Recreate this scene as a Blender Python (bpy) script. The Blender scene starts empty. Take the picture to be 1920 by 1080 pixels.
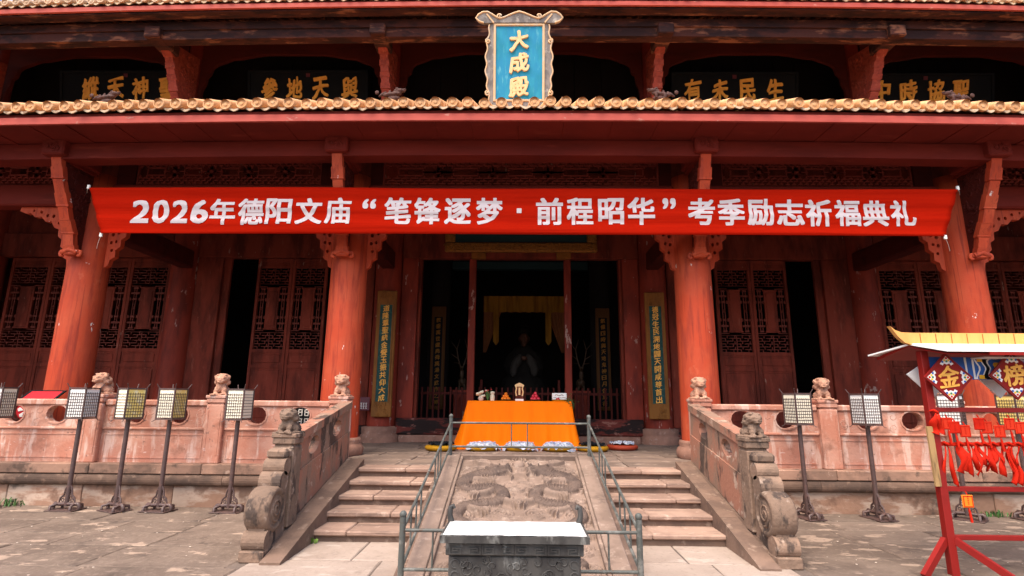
import bpy, bmesh, math, random
import numpy as np
from mathutils import Vector, Matrix, noise
from mathutils.geometry import tessellate_polygon
R = math.radians
PI = math.pi
rnd = random.Random(7)
scn = bpy.context.scene
COL = scn.collection

# ------------------------------------------------------------------ camera
cam_d = bpy.data.cameras.new('camera'); cam_d.lens = 18.94; cam_d.sensor_width = 36
cam_d.clip_start = .05; cam_d.clip_end = 2000
cam = bpy.data.objects.new('camera', cam_d); COL.objects.link(cam); scn.camera = cam
yaw, pitch, roll = R(.86), R(11.69), R(.45)
cam.matrix_world = (Matrix.Translation((0, 0, 1.57)) @ Matrix.Rotation(yaw, 4, 'Z') @ Matrix.Rotation(PI/2+pitch, 4, 'X')
                    @ Matrix.Rotation(roll, 4, 'Z'))
# ------------------------------------------------------------------ sky and sun
SUN_EL, SUN_AZ = R(62), R(207)          # azimuth clockwise from +Y: behind and a little left of the camera
w = bpy.data.worlds.new('World'); scn.world = w; w.use_nodes = True
nt = w.node_tree
sky = nt.nodes.new('ShaderNodeTexSky'); sky.sky_type = 'NISHITA'; sky.sun_disc = False
sky.sun_elevation = SUN_EL; sky.sun_rotation = SUN_AZ
sky.air_density = 1.0; sky.dust_density = 4.5; sky.ozone_density = .6
bg = nt.nodes['Background']; bg.inputs['Strength'].default_value = .14
nt.links.new(sky.outputs[0], bg.inputs[0])
sd = bpy.data.lights.new('sun', 'SUN'); sd.energy = 1.1; sd.angle = R(50); sd.color = (1, .86, .68)
so = bpy.data.objects.new('sun', sd); COL.objects.link(so)
sv = Vector((math.sin(SUN_AZ)*math.cos(SUN_EL), math.cos(SUN_AZ)*math.cos(SUN_EL), math.sin(SUN_EL)))
so.rotation_euler = sv.to_track_quat('Z', 'Y').to_euler(); so.location = (0, -5, 30)
vs = scn.view_settings
scn.display_settings.display_device = 'sRGB'
vs.view_transform = 'Standard'; vs.look = 'None'; vs.gamma = 1; vs.use_curve_mapping = False
vs.exposure = 1.55
scn.render.engine = 'CYCLES'
scn.cycles.max_bounces = 8; scn.cycles.diffuse_bounces = 5
scn.cycles.use_denoising = True

# ------------------------------------------------------------------ materials
MATS = {}
def mat(name, base, rough=.8, layers=(), bump=None, metal=0., rand=0., spec=.4, emit=None, trans=0., sheen=0., obj_space=False):
    """layers: (scale(x,y,z), detail, lo, hi, colour, amount) noise blotches mixed over base; bump: (scale, strength, dist)"""
    m = bpy.data.materials.new(name); m.use_nodes = True
    t = m.node_tree; N = t.nodes; L = t.links
    b = N['Principled BSDF']
    b.inputs['Roughness'].default_value = rough; b.inputs['Metallic'].default_value = metal
    b.inputs['Specular IOR Level'].default_value = spec
    if trans: b.inputs['Transmission Weight'].default_value = trans
    if sheen: b.inputs['Sheen Weight'].default_value = sheen
    g = N.new('ShaderNodeNewGeometry'); oi = N.new('ShaderNodeObjectInfo')
    cx = N.new('ShaderNodeTexCoord')
    src = cx.outputs['Object'] if obj_space else g.outputs['Position']
    if rand:                                             # offset the pattern per object so alike pieces differ
        va = N.new('ShaderNodeVectorMath'); va.operation = 'SCALE'; va.inputs[0].default_value = (37.1, 53.7, 19.3)
        L.new(oi.outputs['Random'], va.inputs['Scale'])
        ad = N.new('ShaderNodeVectorMath'); ad.operation = 'ADD'
        L.new(src, ad.inputs[0]); L.new(va.outputs[0], ad.inputs[1]); src = ad.outputs[0]
    col = N.new('ShaderNodeRGB'); col.outputs[0].default_value = (*base, 1); cur = col.outputs[0]
    for (sc, det, lo, hi, c, amt) in layers:
        mp = N.new('ShaderNodeMapping'); L.new(src, mp.inputs['Vector'])
        mp.inputs['Scale'].default_value = sc if isinstance(sc, tuple) else (sc, sc, sc)
        mp.inputs['Location'].default_value = (len(N)*1.37, len(N)*.61, 0)
        nz = N.new('ShaderNodeTexNoise'); nz.inputs['Scale'].default_value = 1; nz.inputs['Detail'].default_value = det
        nz.inputs['Roughness'].default_value = .62
        L.new(mp.outputs[0], nz.inputs['Vector'])
        mr = N.new('ShaderNodeMapRange'); mr.inputs[1].default_value = lo; mr.inputs[2].default_value = hi
        mr.inputs[3].default_value = 0; mr.inputs[4].default_value = amt; mr.clamp = True
        L.new(nz.outputs['Fac'], mr.inputs[0])
        mx = N.new('ShaderNodeMix'); mx.data_type = 'RGBA'
        L.new(mr.outputs[0], mx.inputs[0]); L.new(cur, mx.inputs[6]); mx.inputs[7].default_value = (*c, 1)
        cur = mx.outputs[2]
    if rand:
        hs = N.new('ShaderNodeHueSaturation'); mr = N.new('ShaderNodeMapRange')
        mr.inputs[3].default_value = 1-rand; mr.inputs[4].default_value = 1+rand
        L.new(oi.outputs['Random'], mr.inputs[0]); L.new(mr.outputs[0], hs.inputs['Value']); L.new(cur, hs.inputs['Color'])
        cur = hs.outputs[0]
    L.new(cur, b.inputs['Base Color'])
    if bump:
        sc, st, di = bump
        mp = N.new('ShaderNodeMapping'); L.new(src, mp.inputs['Vector'])
        mp.inputs['Scale'].default_value = sc if isinstance(sc, tuple) else (sc, sc, sc)
        nz = N.new('ShaderNodeTexNoise'); nz.inputs['Scale'].default_value = 1; nz.inputs['Detail'].default_value = 6
        L.new(mp.outputs[0], nz.inputs['Vector'])
        bp = N.new('ShaderNodeBump'); bp.inputs['Strength'].default_value = st; bp.inputs['Distance'].default_value = di
        L.new(nz.outputs['Fac'], bp.inputs['Height']); L.new(bp.outputs[0], b.inputs['Normal'])
    if emit:
        b.inputs['Emission Color'].default_value = (*emit[0], 1); b.inputs['Emission Strength'].default_value = emit[1]
    MATS[name] = m
    return m
WHITE = (.75, .7, .66); BLK = (.02, .017, .015)
M_col = mat('column_paint', (.45, .056, .020), .65, [(1.3, 4, .42, .7, (.49, .09, .038), .8), ((9, 9, 1.2), 5, .50, .66, (.26, .034, .018), .8), ((3, 3, .6), 5, .55, .7, (.31, .045, .025), .6), ((26, 26, .5), 4, .61, .635, (.16, .02, .012), .55),
        ((4.5, 4.5, 3), 6, .69, .70, WHITE, .85), ((3, 3, 2), 7, .63, .655, (.50, .12, .06), .4), ((9, 9, .35), 5, .56, .68, (.30, .04, .02), .55)], (60, .25, .01), spec=.2)
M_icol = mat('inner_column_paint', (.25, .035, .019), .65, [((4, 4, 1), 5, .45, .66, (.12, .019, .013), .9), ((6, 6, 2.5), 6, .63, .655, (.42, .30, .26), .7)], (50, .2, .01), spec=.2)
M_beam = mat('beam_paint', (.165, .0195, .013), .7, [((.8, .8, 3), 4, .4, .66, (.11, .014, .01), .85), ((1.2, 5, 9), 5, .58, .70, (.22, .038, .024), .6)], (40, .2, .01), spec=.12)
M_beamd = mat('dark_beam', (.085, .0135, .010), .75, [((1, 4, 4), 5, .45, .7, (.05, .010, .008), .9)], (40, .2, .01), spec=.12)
M_old = mat('weathered_beam', (.060, .020, .016), .85, [((1.1, 5, 5), 6, .54, .60, (.24, .095, .055), .8), ((1.6, 6, 3), 5, .47, .57, (.022, .011, .012), .9)], (25, .3, .02), spec=.15)
M_door = mat('door_wood', (.21, .039, .023), .75, [((3, 3, .8), 5, .43, .62, (.085, .018, .012), .9), ((14, 14, 2.5), 5, .60, .70, (.27, .085, .055), .5), ((5, 5, 1.5), 6, .665, .69, (.4, .28, .22), .5)], (50, .2, .006), spec=.12)
M_latt = mat('lattice_wood', (.155, .033, .022), .7, [(5, 4, .45, .7, (.11, .025, .017), .8)], spec=.2)
M_beast = mat('eave_beast_glaze', (.075, .032, .025), .7, [(20, 4, .45, .65, (.04, .02, .016), .8)], spec=.2)
M_redfade = mat('faded_red_edge', (.27, .05, .032), .7, [(9, 5, .45, .65, (.16, .028, .02), .8), (12, 5, .6, .7, (.40, .12, .08), .6)], (40, .3, .01), spec=.15)
M_shadegold = mat('shaded_gold_paint', (.30, .13, .018), .7, spec=.2)  # darkened copy of the gold paint; the hall's inner shade is in the colour
M_shadeochre = mat('shaded_ochre', (.10, .04, .01), .7, spec=.2)  # ochre frame colour darkened likewise to stand in for indoor shade
M_picket = mat('dark_red_picket', (.085, .014, .010), .7, spec=.15)
M_frieze = mat('frieze_wood', (.34, .06, .042), .75, [(5, 4, .45, .7, (.26, .045, .032), .8)], spec=.15)
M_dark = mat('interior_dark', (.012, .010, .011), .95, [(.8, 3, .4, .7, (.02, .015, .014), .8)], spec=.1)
M_fascia = mat('fascia_paint', (.42, .075, .055), .65, [((2, 4, 8), 5, .45, .7, (.30, .045, .034), .7), ((5, 5, 9), 5, .64, .7, (.5, .26, .2), .6)], spec=.2)
M_tile = mat('glazed_tile', (.60, .315, .14), .55, [(7, 4, .45, .65, (.50, .22, .07), .8), (18, 5, .56, .68, (.66, .46, .28), .7), (11, 5, .61, .68, (.22, .11, .055), .75)], (40, .15, .004), rand=.13, spec=.3)
M_tileu = mat('pale_tile', (.54, .36, .22), .5, [(7, 4, .45, .65, (.42, .23, .12), .8), (18, 5, .55, .68, (.66, .56, .44), .8)], (40, .15, .004), rand=.15, spec=.35)
M_drip = mat('drip_tile_glaze', (.55, .42, .29), .6, [(12, 4, .45, .7, (.46, .28, .14), .8), (9, 5, .56, .64, (.22, .13, .08), .85)], rand=.15, spec=.2)
M_salmon = mat('salmon_stone', (.44, .185, .125), .82, [(1.5, 5, .44, .58, (.50, .265, .195), .9), ((7, 7, 1.3), 6, .53, .62, (.60, .42, .35), .8),
        (2.2, 6, .55, .66, (.25, .115, .08), .85), ((9, 9, 30), 5, .64, .69, (.66, .51, .46), .6), (11, 6, .645, .68, (.13, .08, .065), .65)], (22, .45, .012), rand=.09, spec=.25)
M_coping = mat('coping_stone', (.32, .185, .13), .85, [(2, 6, .43, .58, (.19, .115, .083), .9), (5, 6, .53, .62, (.09, .06, .046), .8), (9, 6, .62, .68, (.46, .32, .25), .6)], (18, .5, .015), rand=.16, spec=.25)
M_roll = mat('moulding_stone', (.155, .095, .068), .85, [(2.5, 6, .45, .58, (.085, .055, .042), .9), (6, 5, .58, .66, (.25, .16, .115), .7)], (18, .5, .015), rand=.18, spec=.25)
M_wall = mat('terrace_wall_stone', (.27, .155, .105), .85, [((1.6, 1.6, 5), 6, .46, .56, (.42, .31, .24), .9), (3, 6, .52, .62, (.16, .09, .062), .85), (1.3, 6, .57, .64, (.06, .043, .034), .8)], (14, .6, .02), rand=.24, spec=.25)
M_lion = mat('lion_stone', (.45, .235, .155), .85, [(9, 5, .45, .62, (.30, .15, .10), .85), (16, 4, .6, .7, (.56, .40, .32), .6)], (60, .5, .008), rand=.08, spec=.25)
M_weath = mat('weathered_stone', (.165, .11, .08), .88, [(2.4, 6, .44, .60, (.24, .155, .11), .9), ((5, 5, 2.2), 6, .53, .60, (.055, .04, .034), .88), (7, 5, .60, .67, (.34, .255, .20), .75)], (24, .6, .018), rand=.08, spec=.25)
M_stpan = mat('stair_panel_stone', (.33, .15, .10), .85, [((3, 3, 1.6), 6, .44, .56, (.24, .155, .112), .9), ((4, 3.4, 1.2), 6, .53, .59, (.055, .04, .034), .88), (5, 5, .60, .66, (.46, .34, .265), .75)], (22, .5, .012), spec=.25)
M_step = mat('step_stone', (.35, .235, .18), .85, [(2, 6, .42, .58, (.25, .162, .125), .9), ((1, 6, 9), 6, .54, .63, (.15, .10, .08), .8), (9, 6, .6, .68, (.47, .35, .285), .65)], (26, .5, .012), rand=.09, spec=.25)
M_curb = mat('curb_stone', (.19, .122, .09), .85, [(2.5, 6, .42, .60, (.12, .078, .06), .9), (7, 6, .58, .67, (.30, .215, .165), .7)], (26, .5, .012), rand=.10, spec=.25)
M_ramp = mat('relief_stone', (.235, .165, .13), .85, [(3, 6, .42, .60, (.165, .115, .09), .9), (9, 6, .57, .67, (.36, .275, .225), .6), ((4, 4, 1.5), 6, .58, .68, (.095, .067, .055), .6)], (50, .35, .006), spec=.25)
M_patina = mat('dragon_patina', (.115, .078, .062), .8, [(5, 6, .45, .62, (.07, .048, .04), .85), (9, 6, .6, .68, (.25, .185, .15), .5)], (60, .4, .005), spec=.3)
M_chip = mat('pale_chips', (.5, .42, .35), .9, rand=.1)
M_slab = mat('paving_slab', (.165, .122, .096), .85, [(1.2, 6, .42, .60, (.11, .08, .063), .9), ((2.5, 5, 5), 7, .59, .61, (.34, .25, .19), .8), (2.1, 6, .57, .67, (.065, .048, .04), .75), (14, 6, .53, .66, (.22, .165, .13), .6)], (16, .7, .018), rand=.08, spec=.2)
M_path = mat('path_slab', (.34, .27, .225), .85, [(1.2, 6, .42, .62, (.26, .20, .165), .85), ((2.5, 5, 5), 7, .57, .64, (.42, .35, .30), .7), (3, 6, .58, .68, (.18, .135, .11), .6), (24, 4, .58, .66, (.21, .16, .13), .5)], (20, .45, .012), rand=.06, spec=.2)
M_floor = mat('platform_slab', (.25, .18, .14), .8, [((1.5, 3, 3), 6, .42, .62, (.15, .11, .09), .9), (5, 6, .58, .66, (.38, .29, .24), .7)], (20, .4, .01), rand=.12, spec=.25)
M_gnd = mat('ground_dirt', (.135, .10, .08), .95, [(3, 6, .42, .62, (.085, .064, .053), .85)], (20, .5, .02))
M_plinth = mat('plinth_stone', (.33, .175, .125), .85, [(3, 6, .42, .62, (.21, .11, .08), .85), (9, 6, .58, .7, (.46, .33, .27), .6)], (26, .4, .01), rand=.05, spec=.25)
M_thr = mat('threshold_wood', (.15, .03, .022), .8, [((1.4, 3, 6), 6, .45, .52, (.016, .012, .011), .95), ((4, 4, 9), 6, .58, .63, (.30, .13, .10), .8)], (20, .6, .015), spec=.2)
M_iron = mat('dark_iron', (.07, .04, .036), .5, [(20, 4, .5, .7, (.12, .06, .05), .8)], spec=.5)
M_rail = mat('grey_painted_steel', (.075, .08, .073), .5, [(9, 5, .52, .64, (.19, .19, .175), .7), (22, 5, .60, .68, (.08, .04, .025), .8)], (60, .2, .003), spec=.35)
M_bronze = mat('dark_bronze', (.065, .062, .058), .55, [((8, 8, 4), 6, .48, .6, (.03, .028, .027), .8), ((5, 5, 2), 6, .56, .64, (.30, .30, .28), .7)], (40, .3, .004), metal=.2, spec=.35)
M_ash = mat('incense_ash', (.52, .52, .51), .95, [(30, 5, .5, .7, (.42, .42, .41), .7), (60, 3, .63, .7, (.22, .21, .20), .6)], (45, .6, .012))
M_gold = mat('gold_paint', (.92, .47, .085), .6, [(14, 4, .5, .75, (.75, .33, .045), .7)], spec=.3)
M_goldl = mat('pale_gold_paint', (.86, .55, .26), .5, [(14, 4, .45, .7, (.75, .42, .16), .8)], spec=.5)
M_gild = mat('gilt_carving', (.34, .14, .02), .45, [(18, 5, .45, .65, (.18, .065, .012), .9)], (38, .9, .03), metal=.2)
M_blue = mat('blue_lacquer', (.02, .24, .42), .65, [((6, 6, 1.5), 6, .45, .64, (.03, .31, .44), .9), ((14, 14, 2), 6, .57, .66, (.11, .42, .52), .7), ((2, 2, 1.1), 3, .45, .66, (.01, .21, .27), .85)], spec=.2)
M_frame = mat('grey_carved_frame', (.27, .24, .22), .8, [((5, 5, 2), 6, .45, .58, (.14, .125, .12), .9), (9, 6, .58, .68, (.50, .46, .41), .7)], (26, .4, .01), spec=.2)
M_fedge = mat('cream_frame_edge', (.66, .44, .25), .7, [(9, 5, .5, .66, (.56, .48, .38), .8)], spec=.2)
M_black = mat('black_lacquer', (.008, .010, .013), .7, [(3, 4, .5, .7, (.013, .013, .014), .8)], spec=.08)
M_teal = mat('teal_lacquer', (.012, .05, .045), .55, [((14, 14, 9), 5, .5, .66, (.03, .12, .10), .8)], (30, .5, .006), spec=.25)
M_tealb = mat('dark_teal_lacquer', (.012, .04, .045), .5)
M_ochre = mat('ochre_frame', (.25, .095, .016), .6, [((8, 8, 3), 5, .45, .65, (.165, .06, .011), .85)], (50, .3, .004), spec=.25)
M_banner = mat('red_banner_cloth', (.37, .0105, .003), .9, [((.6, 1, 14), 3, .5, .7, (.29, .007, .0025), .7)], ((.45, 1, 15), .4, .03), spec=.0)
M_letter = mat('white_print', (.56, .50, .51), .9, spec=.05)
M_orange = mat('orange_satin', (1.0, .20, .001), .7, [((6, 6, .8), 3, .45, .7, (.95, .155, .001), .5)], spec=.1)
M_white = mat('white_paper', (.86, .84, .79), .85, spec=.2)
M_cream = mat('cream_paper', (.87, .80, .62), .85, spec=.2)
M_yelp = mat('yellow_paper', (.88, .66, .20), .85, [(9, 3, .5, .65, (.88, .80, .55), .8)], spec=.2)
M_rackred = mat('red_painted_steel', (.215, .0085, .006), .5, [(5, 4, .45, .7, (.17, .007, .005), .7)], spec=.3)
M_rackdr = mat('deep_red_panel', (.24, .009, .006), .55, spec=.2)
M_ribbon = mat('red_ribbon', (.50, .016, .005), .75, [(12, 3, .45, .7, (.38, .010, .004), .7)], spec=.1)
M_tag = mat('red_wood_tag', (.58, .032, .008), .6, rand=.1, spec=.2)
M_ridge = mat('yellow_ridge', (.70, .345, .10), .55, [((20, 3, 3), 3, .45, .7, (.62, .28, .07), .6)], spec=.25)
M_whitep = mat('white_painted_board', (.80, .78, .76), .5)
M_pblue = mat('blue_print', (.02, .10, .38), .6); M_pyel = mat('yellow_print', (.80, .45, .03), .6); M_pgrn = mat('green_print', (.03, .22, .10), .6)
M_bamboo = mat('bamboo_board', (.36, .22, .09), .6, [((10, 10, 2), 5, .5, .62, (.08, .04, .02), .85)])
M_foil = mat('plastic_wrap', (.50, .53, .60), .3, [(22, 4, .46, .60, (.16, .22, .36), .85), (11, 4, .58, .66, (.50, .22, .22), .5)], (40, .8, .015), spec=.6)
M_ycush = mat('yellow_cushion_cloth', (.40, .20, .012), .75, spec=.1); M_rcush = mat('red_cushion_cloth', (.32, .045, .02), .6, spec=.2)
M_fruit = mat('orange_peel', (.90, .22, .01), .45, rand=.1); M_apple = mat('pink_apple', (.62, .035, .06), .35, rand=.15)
M_leaf = mat('leaf_green', (.045, .13, .03), .6, [(14, 3, .45, .7, (.10, .20, .04), .8)]); M_weed = mat('weed_green', (.12, .22, .03), .6, [(14, 3, .45, .7, (.2, .28, .05), .8)])
M_petal = mat('cream_petal', (.80, .72, .52), .7, rand=.1); M_pot = mat('ceramic', (.6, .5, .4), .4)
M_curt = mat('yellow_silk', (.24, .115, .014), .85, [((9, 1, 1), 3, .45, .62, (.13, .055, .008), .8)], spec=.1); M_drape = mat('ochre_drape', (.17, .06, .022), .8, spec=.2)
M_robe = mat('statue_robe', (.016, .013, .012), .85, spec=.1); M_sleeve = mat('statue_sleeve', (.055, .047, .043), .85, spec=.1); M_skin = mat('statue_face', (.10, .04, .025), .6, spec=.2)
M_antler = mat('bronze_ornament', (.05, .028, .016), .6, spec=.2); M_purple = mat('purple_sign', (.10, .02, .03), .5); M_redsign = mat('red_sign', (.55, .02, .03), .4)

# ------------------------------------------------------------------ mesh helpers
class MB:
    def __init__(s): s.v = []; s.f = []; s.sm = []
    def add(s, vs_, fs, smooth=False):
        n = len(s.v); s.v += [tuple(p) for p in vs_]
        s.f += [tuple(i+n for i in f) for f in fs]; s.sm += [smooth]*len(fs); return s
    def box(s, x0, x1, y0, y1, z0, z1, bev=0., jit=0., rs=None):
        if bev <= 0:
            vs_ = [(x, y, z) for z in (z0, z1) for y in (y0, y1) for x in (x0, x1)]
            fs = [(0, 2, 3, 1), (4, 5, 7, 6), (0, 1, 5, 4), (2, 6, 7, 3), (0, 4, 6, 2), (1, 3, 7, 5)]
            return s.add(vs_, fs)
        bm = bmesh.new()
        bmesh.ops.create_cube(bm, size=1)
        for v in bm.verts:
            v.co = Vector(((x0+x1)/2+v.co.x*(x1-x0), (y0+y1)/2+v.co.y*(y1-y0), (z0+z1)/2+v.co.z*(z1-z0)))
            if jit:
                q = rs or rnd
                v.co += Vector((q.uniform(-jit, jit), q.uniform(-jit, jit), q.uniform(-jit, jit)*.5))
        bmesh.ops.bevel(bm, geom=list(bm.edges), offset=bev, segments=1, affect='EDGES', profile=.5)
        s.bm(bm); bm.free(); return s
    def bm(s, bm, smooth=False):
        bm.verts.index_update()
        return s.add([v.co[:] for v in bm.verts], [[v.index for v in f.verts] for f in bm.faces], smooth)
    def tube(s, pts, rad, n=8, cap=True, smooth=True):
        pts = [Vector(p) for p in pts]; k = len(pts)
        if not hasattr(rad, '__len__'): rad = [rad]*k
        up = None; vs_ = []
        for i, p in enumerate(pts):
            t = (pts[min(i+1, k-1)]-pts[max(i-1, 0)]).normalized()
            if up is None:
                up = Vector((0, 0, 1)) if abs(t.z) < .9 else Vector((1, 0, 0))
            a = t.cross(up).normalized(); b_ = a.cross(t).normalized(); up = b_
            for j in range(n):
                an = 2*PI*j/n
                vs_.append(p+a*math.cos(an)*rad[i]+b_*math.sin(an)*rad[i])
        fs = [(i*n+j, i*n+(j+1) % n, (i+1)*n+(j+1) % n, (i+1)*n+j) for i in range(k-1) for j in range(n)]
        s.add(vs_, fs, smooth)
        if cap: s.add([vs_[j] for j in range(n)], [tuple(range(n))]); s.add([vs_[(k-1)*n+j] for j in range(n)], [tuple(range(n-1, -1, -1))])
        return s
    def bar(s, p, q, wx, wz):                              # square bar between two points
        p, q = Vector(p), Vector(q); t = (q-p).normalized()
        up = Vector((0, 0, 1)) if abs(t.z) < .95 else Vector((0, 1, 0))
        a = t.cross(up).normalized()*wx/2; b_ = a.normalized().cross(t).normalized()*wz/2
        vs_ = [p-a-b_, p+a-b_, p+a+b_, p-a+b_, q-a-b_, q+a-b_, q+a+b_, q-a+b_]
        return s.add(vs_, [(0, 3, 2, 1), (4, 5, 6, 7), (0, 1, 5, 4), (1, 2, 6, 5), (2, 3, 7, 6), (3, 0, 4, 7)])
    def lathe(s, prof, c=(0, 0, 0), n=24, smooth=True, axis='Z'):
        vs_ = []
        for (r_, z) in prof:
            for j in range(n):
                a = 2*PI*j/n; x, y = r_*math.cos(a), r_*math.sin(a)
                p = (x, y, z) if axis == 'Z' else ((z, x, y) if axis == 'X' else (x, z, y))
                vs_.append((c[0]+p[0], c[1]+p[1], c[2]+p[2]))
        fl = axis == 'Y'
        fs = []
        for i in range(len(prof)-1):
            for j in range(n):
                q = (i*n+j, i*n+(j+1) % n, (i+1)*n+(j+1) % n, (i+1)*n+j); fs.append(q[::-1] if fl else q)
        return s.add(vs_, fs, smooth)
    def prism(s, outer, t0, t1, plane='XZ', holes=(), off=0.):
        """polygon with holes, extruded t0..t1 along the plane's normal"""
        loops = [list(outer)]+[list(h) for h in holes]
        flat = [p for l in loops for p in l]
        tris = tessellate_polygon([[Vector((p[0], p[1], 0)) for p in l] for l in loops])
        def P(p, t): return (p[0], t, p[1]) if plane == 'XZ' else ((t, p[0], p[1]) if plane == 'YZ' else (p[0], p[1], t))
        n = len(flat)
        vs_ = [P(p, t0) for p in flat]+[P(p, t1) for p in flat]
        fs = [tuple(t) for t in tris]+[tuple(i+n for i in reversed(t)) for t in tris]
        b_ = 0
        for l in loops:
            m_ = len(l)
            for i in range(m_):
                j = (i+1) % m_; fs.append((b_+i, b_+j, n+b_+j, n+b_+i))
            b_ += m_
        return s.add(vs_, fs)
    def ball(s, c, r_, seg=8, rings=6, sc=(1, 1, 1)):
        bm = bmesh.new(); bmesh.ops.create_uvsphere(bm, u_segments=seg, v_segments=rings, radius=1)
        for v in bm.verts: v.co = Vector((c[0]+v.co.x*r_*sc[0], c[1]+v.co.y*r_*sc[1], c[2]+v.co.z*r_*sc[2]))
        s.bm(bm, True); bm.free(); return s
    def mesh(s, name, m, fix=True):
        me = bpy.data.meshes.new(name); me.from_pydata(s.v, [], s.f)
        me.polygons.foreach_set('use_smooth', s.sm)
        if fix:
            bm = bmesh.new(); bm.from_mesh(me); bmesh.ops.recalc_face_normals(bm, faces=bm.faces); bm.to_mesh(me); bm.free()
        me.materials.append(m); me.update(); return me

def parent_loc(p):
    l = Vector((0, 0, 0))
    while p is not None: l += p.location; p = p.parent
    return l
def obj(name, me, m=None, parent=None, loc=(0, 0, 0), rot=None, kind=None, label=None, world=True):
    """one mesh object; loc is in world axes (parents made here carry no rotation unless world=False)"""
    if isinstance(me, MB): me = me.mesh(name, m)
    o = bpy.data.objects.new(name, me); COL.objects.link(o)
    o.location = Vector(loc)
    if parent is not None:
        o.parent = parent
        if world: o.location -= parent_loc(parent)
    if rot: o.rotation_euler = rot
    if kind: o['kind'] = kind
    if label: o['label'] = label
    return o
def tag(o, label, cat, group=None):
    o['label'] = label; o['category'] = cat
    if group: o['group'] = group
    return o
def thing(name, label, cat, loc=(0, 0, 0), rz=0, group=None):
    o = bpy.data.objects.new(name, None); COL.objects.link(o); o.location = loc; o.rotation_euler = (0, 0, rz)
    o.empty_display_size = .1
    return tag(o, label, cat, group)
def copy_tree(o, parent=None):
    c = o.copy(); COL.objects.link(c); c.parent = parent
    for ch in list(o.children): copy_tree(ch, c)
    return c
def simple(p0, p1, n):
    return [(p0[0]+(p1[0]-p0[0])*i/n, p0[1]+(p1[1]-p0[1])*i/n) for i in range(n+1)]
def circ(cx, cz, rx, rz, n=14, a0=0):
    return [(cx+rx*math.cos(a0+2*PI*i/n), cz+rz*math.sin(a0+2*PI*i/n)) for i in range(n)]
def stadium(cx, cz, w_, h_, n=6):
    r_ = h_/2; out = []
    for i in range(n+1): a = -PI/2+PI*i/n; out.append((cx+w_/2-r_+r_*math.cos(a), cz+r_*math.sin(a)))
    for i in range(n+1): a = PI/2+PI*i/n; out.append((cx-w_/2+r_+r_*math.cos(a), cz+r_*math.sin(a)))
    return out
def fuse(balls, voxel, m, name, disp=0., dsc=30, boxes=()):
    """smooth union of ellipsoids (centre, radii, rotation) by voxel remesh: carved figures"""
    mb = MB()
    for (c, r_, *rot) in balls:
        bm = bmesh.new(); bmesh.ops.create_icosphere(bm, subdivisions=2, radius=1)
        rm = Matrix.Rotation(rot[0], 3, rot[1]) if rot else Matrix.Identity(3)
        for v in bm.verts: v.co = Vector(c)+rm @ Vector((v.co.x*r_[0], v.co.y*r_[1], v.co.z*r_[2]))
        mb.bm(bm, True); bm.free()
    for b_ in boxes: mb.box(*b_)
    o = bpy.data.objects.new('tmp', mb.mesh('tmp', m)); COL.objects.link(o)
    md = o.modifiers.new('r', 'REMESH'); md.mode = 'VOXEL'; md.voxel_size = voxel; md.use_smooth_shade = True
    sm = o.modifiers.new('s', 'SMOOTH'); sm.factor = .5; sm.iterations = 2
    dg = bpy.context.evaluated_depsgraph_get()
    me = bpy.data.meshes.new_from_object(o.evaluated_get(dg)); bpy.data.objects.remove(o)
    me.name = name
    if disp:
        ns = [v.normal.copy() for v in me.vertices]
        for v, n_ in zip(me.vertices, ns): v.co += n_*disp*noise.noise(v.co*dsc)
    if not me.materials: me.materials.append(m)
    for p in me.polygons: p.use_smooth = True
    return me
# text: glyph outlines come from the program's own built-in font
_fc = bpy.data.curves.new('glyphs', 'FONT'); _fo = bpy.data.objects.new('glyphs', _fc); COL.objects.link(_fo)
_fc.align_x = 'LEFT'
def glyph(ch, w_, h_, bold=.0, depth=.004, brush=0., res=2, seed=0, copies=8):
    """MB of one character centred on 0 in the XZ plane, facing -Y; weight comes from shifted copies of the outline"""
    _fc.body = ch; _fc.size = 1; _fc.extrude = .05; _fc.resolution_u = res
    dg = bpy.context.evaluated_depsgraph_get(); dg.update()
    me = bpy.data.meshes.new_from_object(_fo.evaluated_get(dg))
    P = np.array([v.co[:] for v in me.vertices]) if len(me.vertices) else np.zeros((0, 3))
    F = [tuple(p.vertices) for p in me.polygons]
    bpy.data.meshes.remove(me)
    mb = MB()
    if not len(P): return mb
    mn, mx = P.min(0), P.max(0); c = (mn+mx)/2
    s = h_/(mx[1]-mn[1]+2*bold); sx = w_/(mx[0]-mn[0]+2*bold)
    q = random.Random(seed)
    if not bold: offs = [(0, 0)]
    elif brush: offs = [(0, 0)]+[(math.cos(2*PI*i/copies), math.sin(2*PI*i/copies)) for i in range(copies)]
    else: offs = [(a, b_) for a in (-1, 0, 1) for b_ in (-.8, 0, .8)]                # square corners, as printed type has
    for k, (ox, oy) in enumerate(offs):
        bx = bold*(1+(.5*q.uniform(-1, .6) if brush else 0)); by = bold*(1+(.5*q.uniform(-1, .6) if brush else 0))
        if brush and ox < 0 and oy > 0: bx *= 1.5; by *= 1.5          # strokes swell where the brush lands
        out = []
        for p in P:
            x, y = p[0]-c[0], p[1]-c[1]
            if brush:
                y += brush*x*.8
                n1 = noise.noise(Vector((p[0]*3+seed*7, p[1]*3, seed))); n2 = noise.noise(Vector((p[0]*3, p[1]*3+seed*5, seed+9)))
                x += brush*.4*n1; y += brush*.4*n2
            out.append(((x+ox*bx)*sx, -p[2]/.05*depth-k*.00023, (y+oy*by)*s))
        mb.add(out, F)
    return mb
def merge(mb, dst, dx=0, dy=0, dz=0):
    return dst.add([(a+dx, b_+dy, c+dz) for a, b_, c in mb.v], mb.f)
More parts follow.
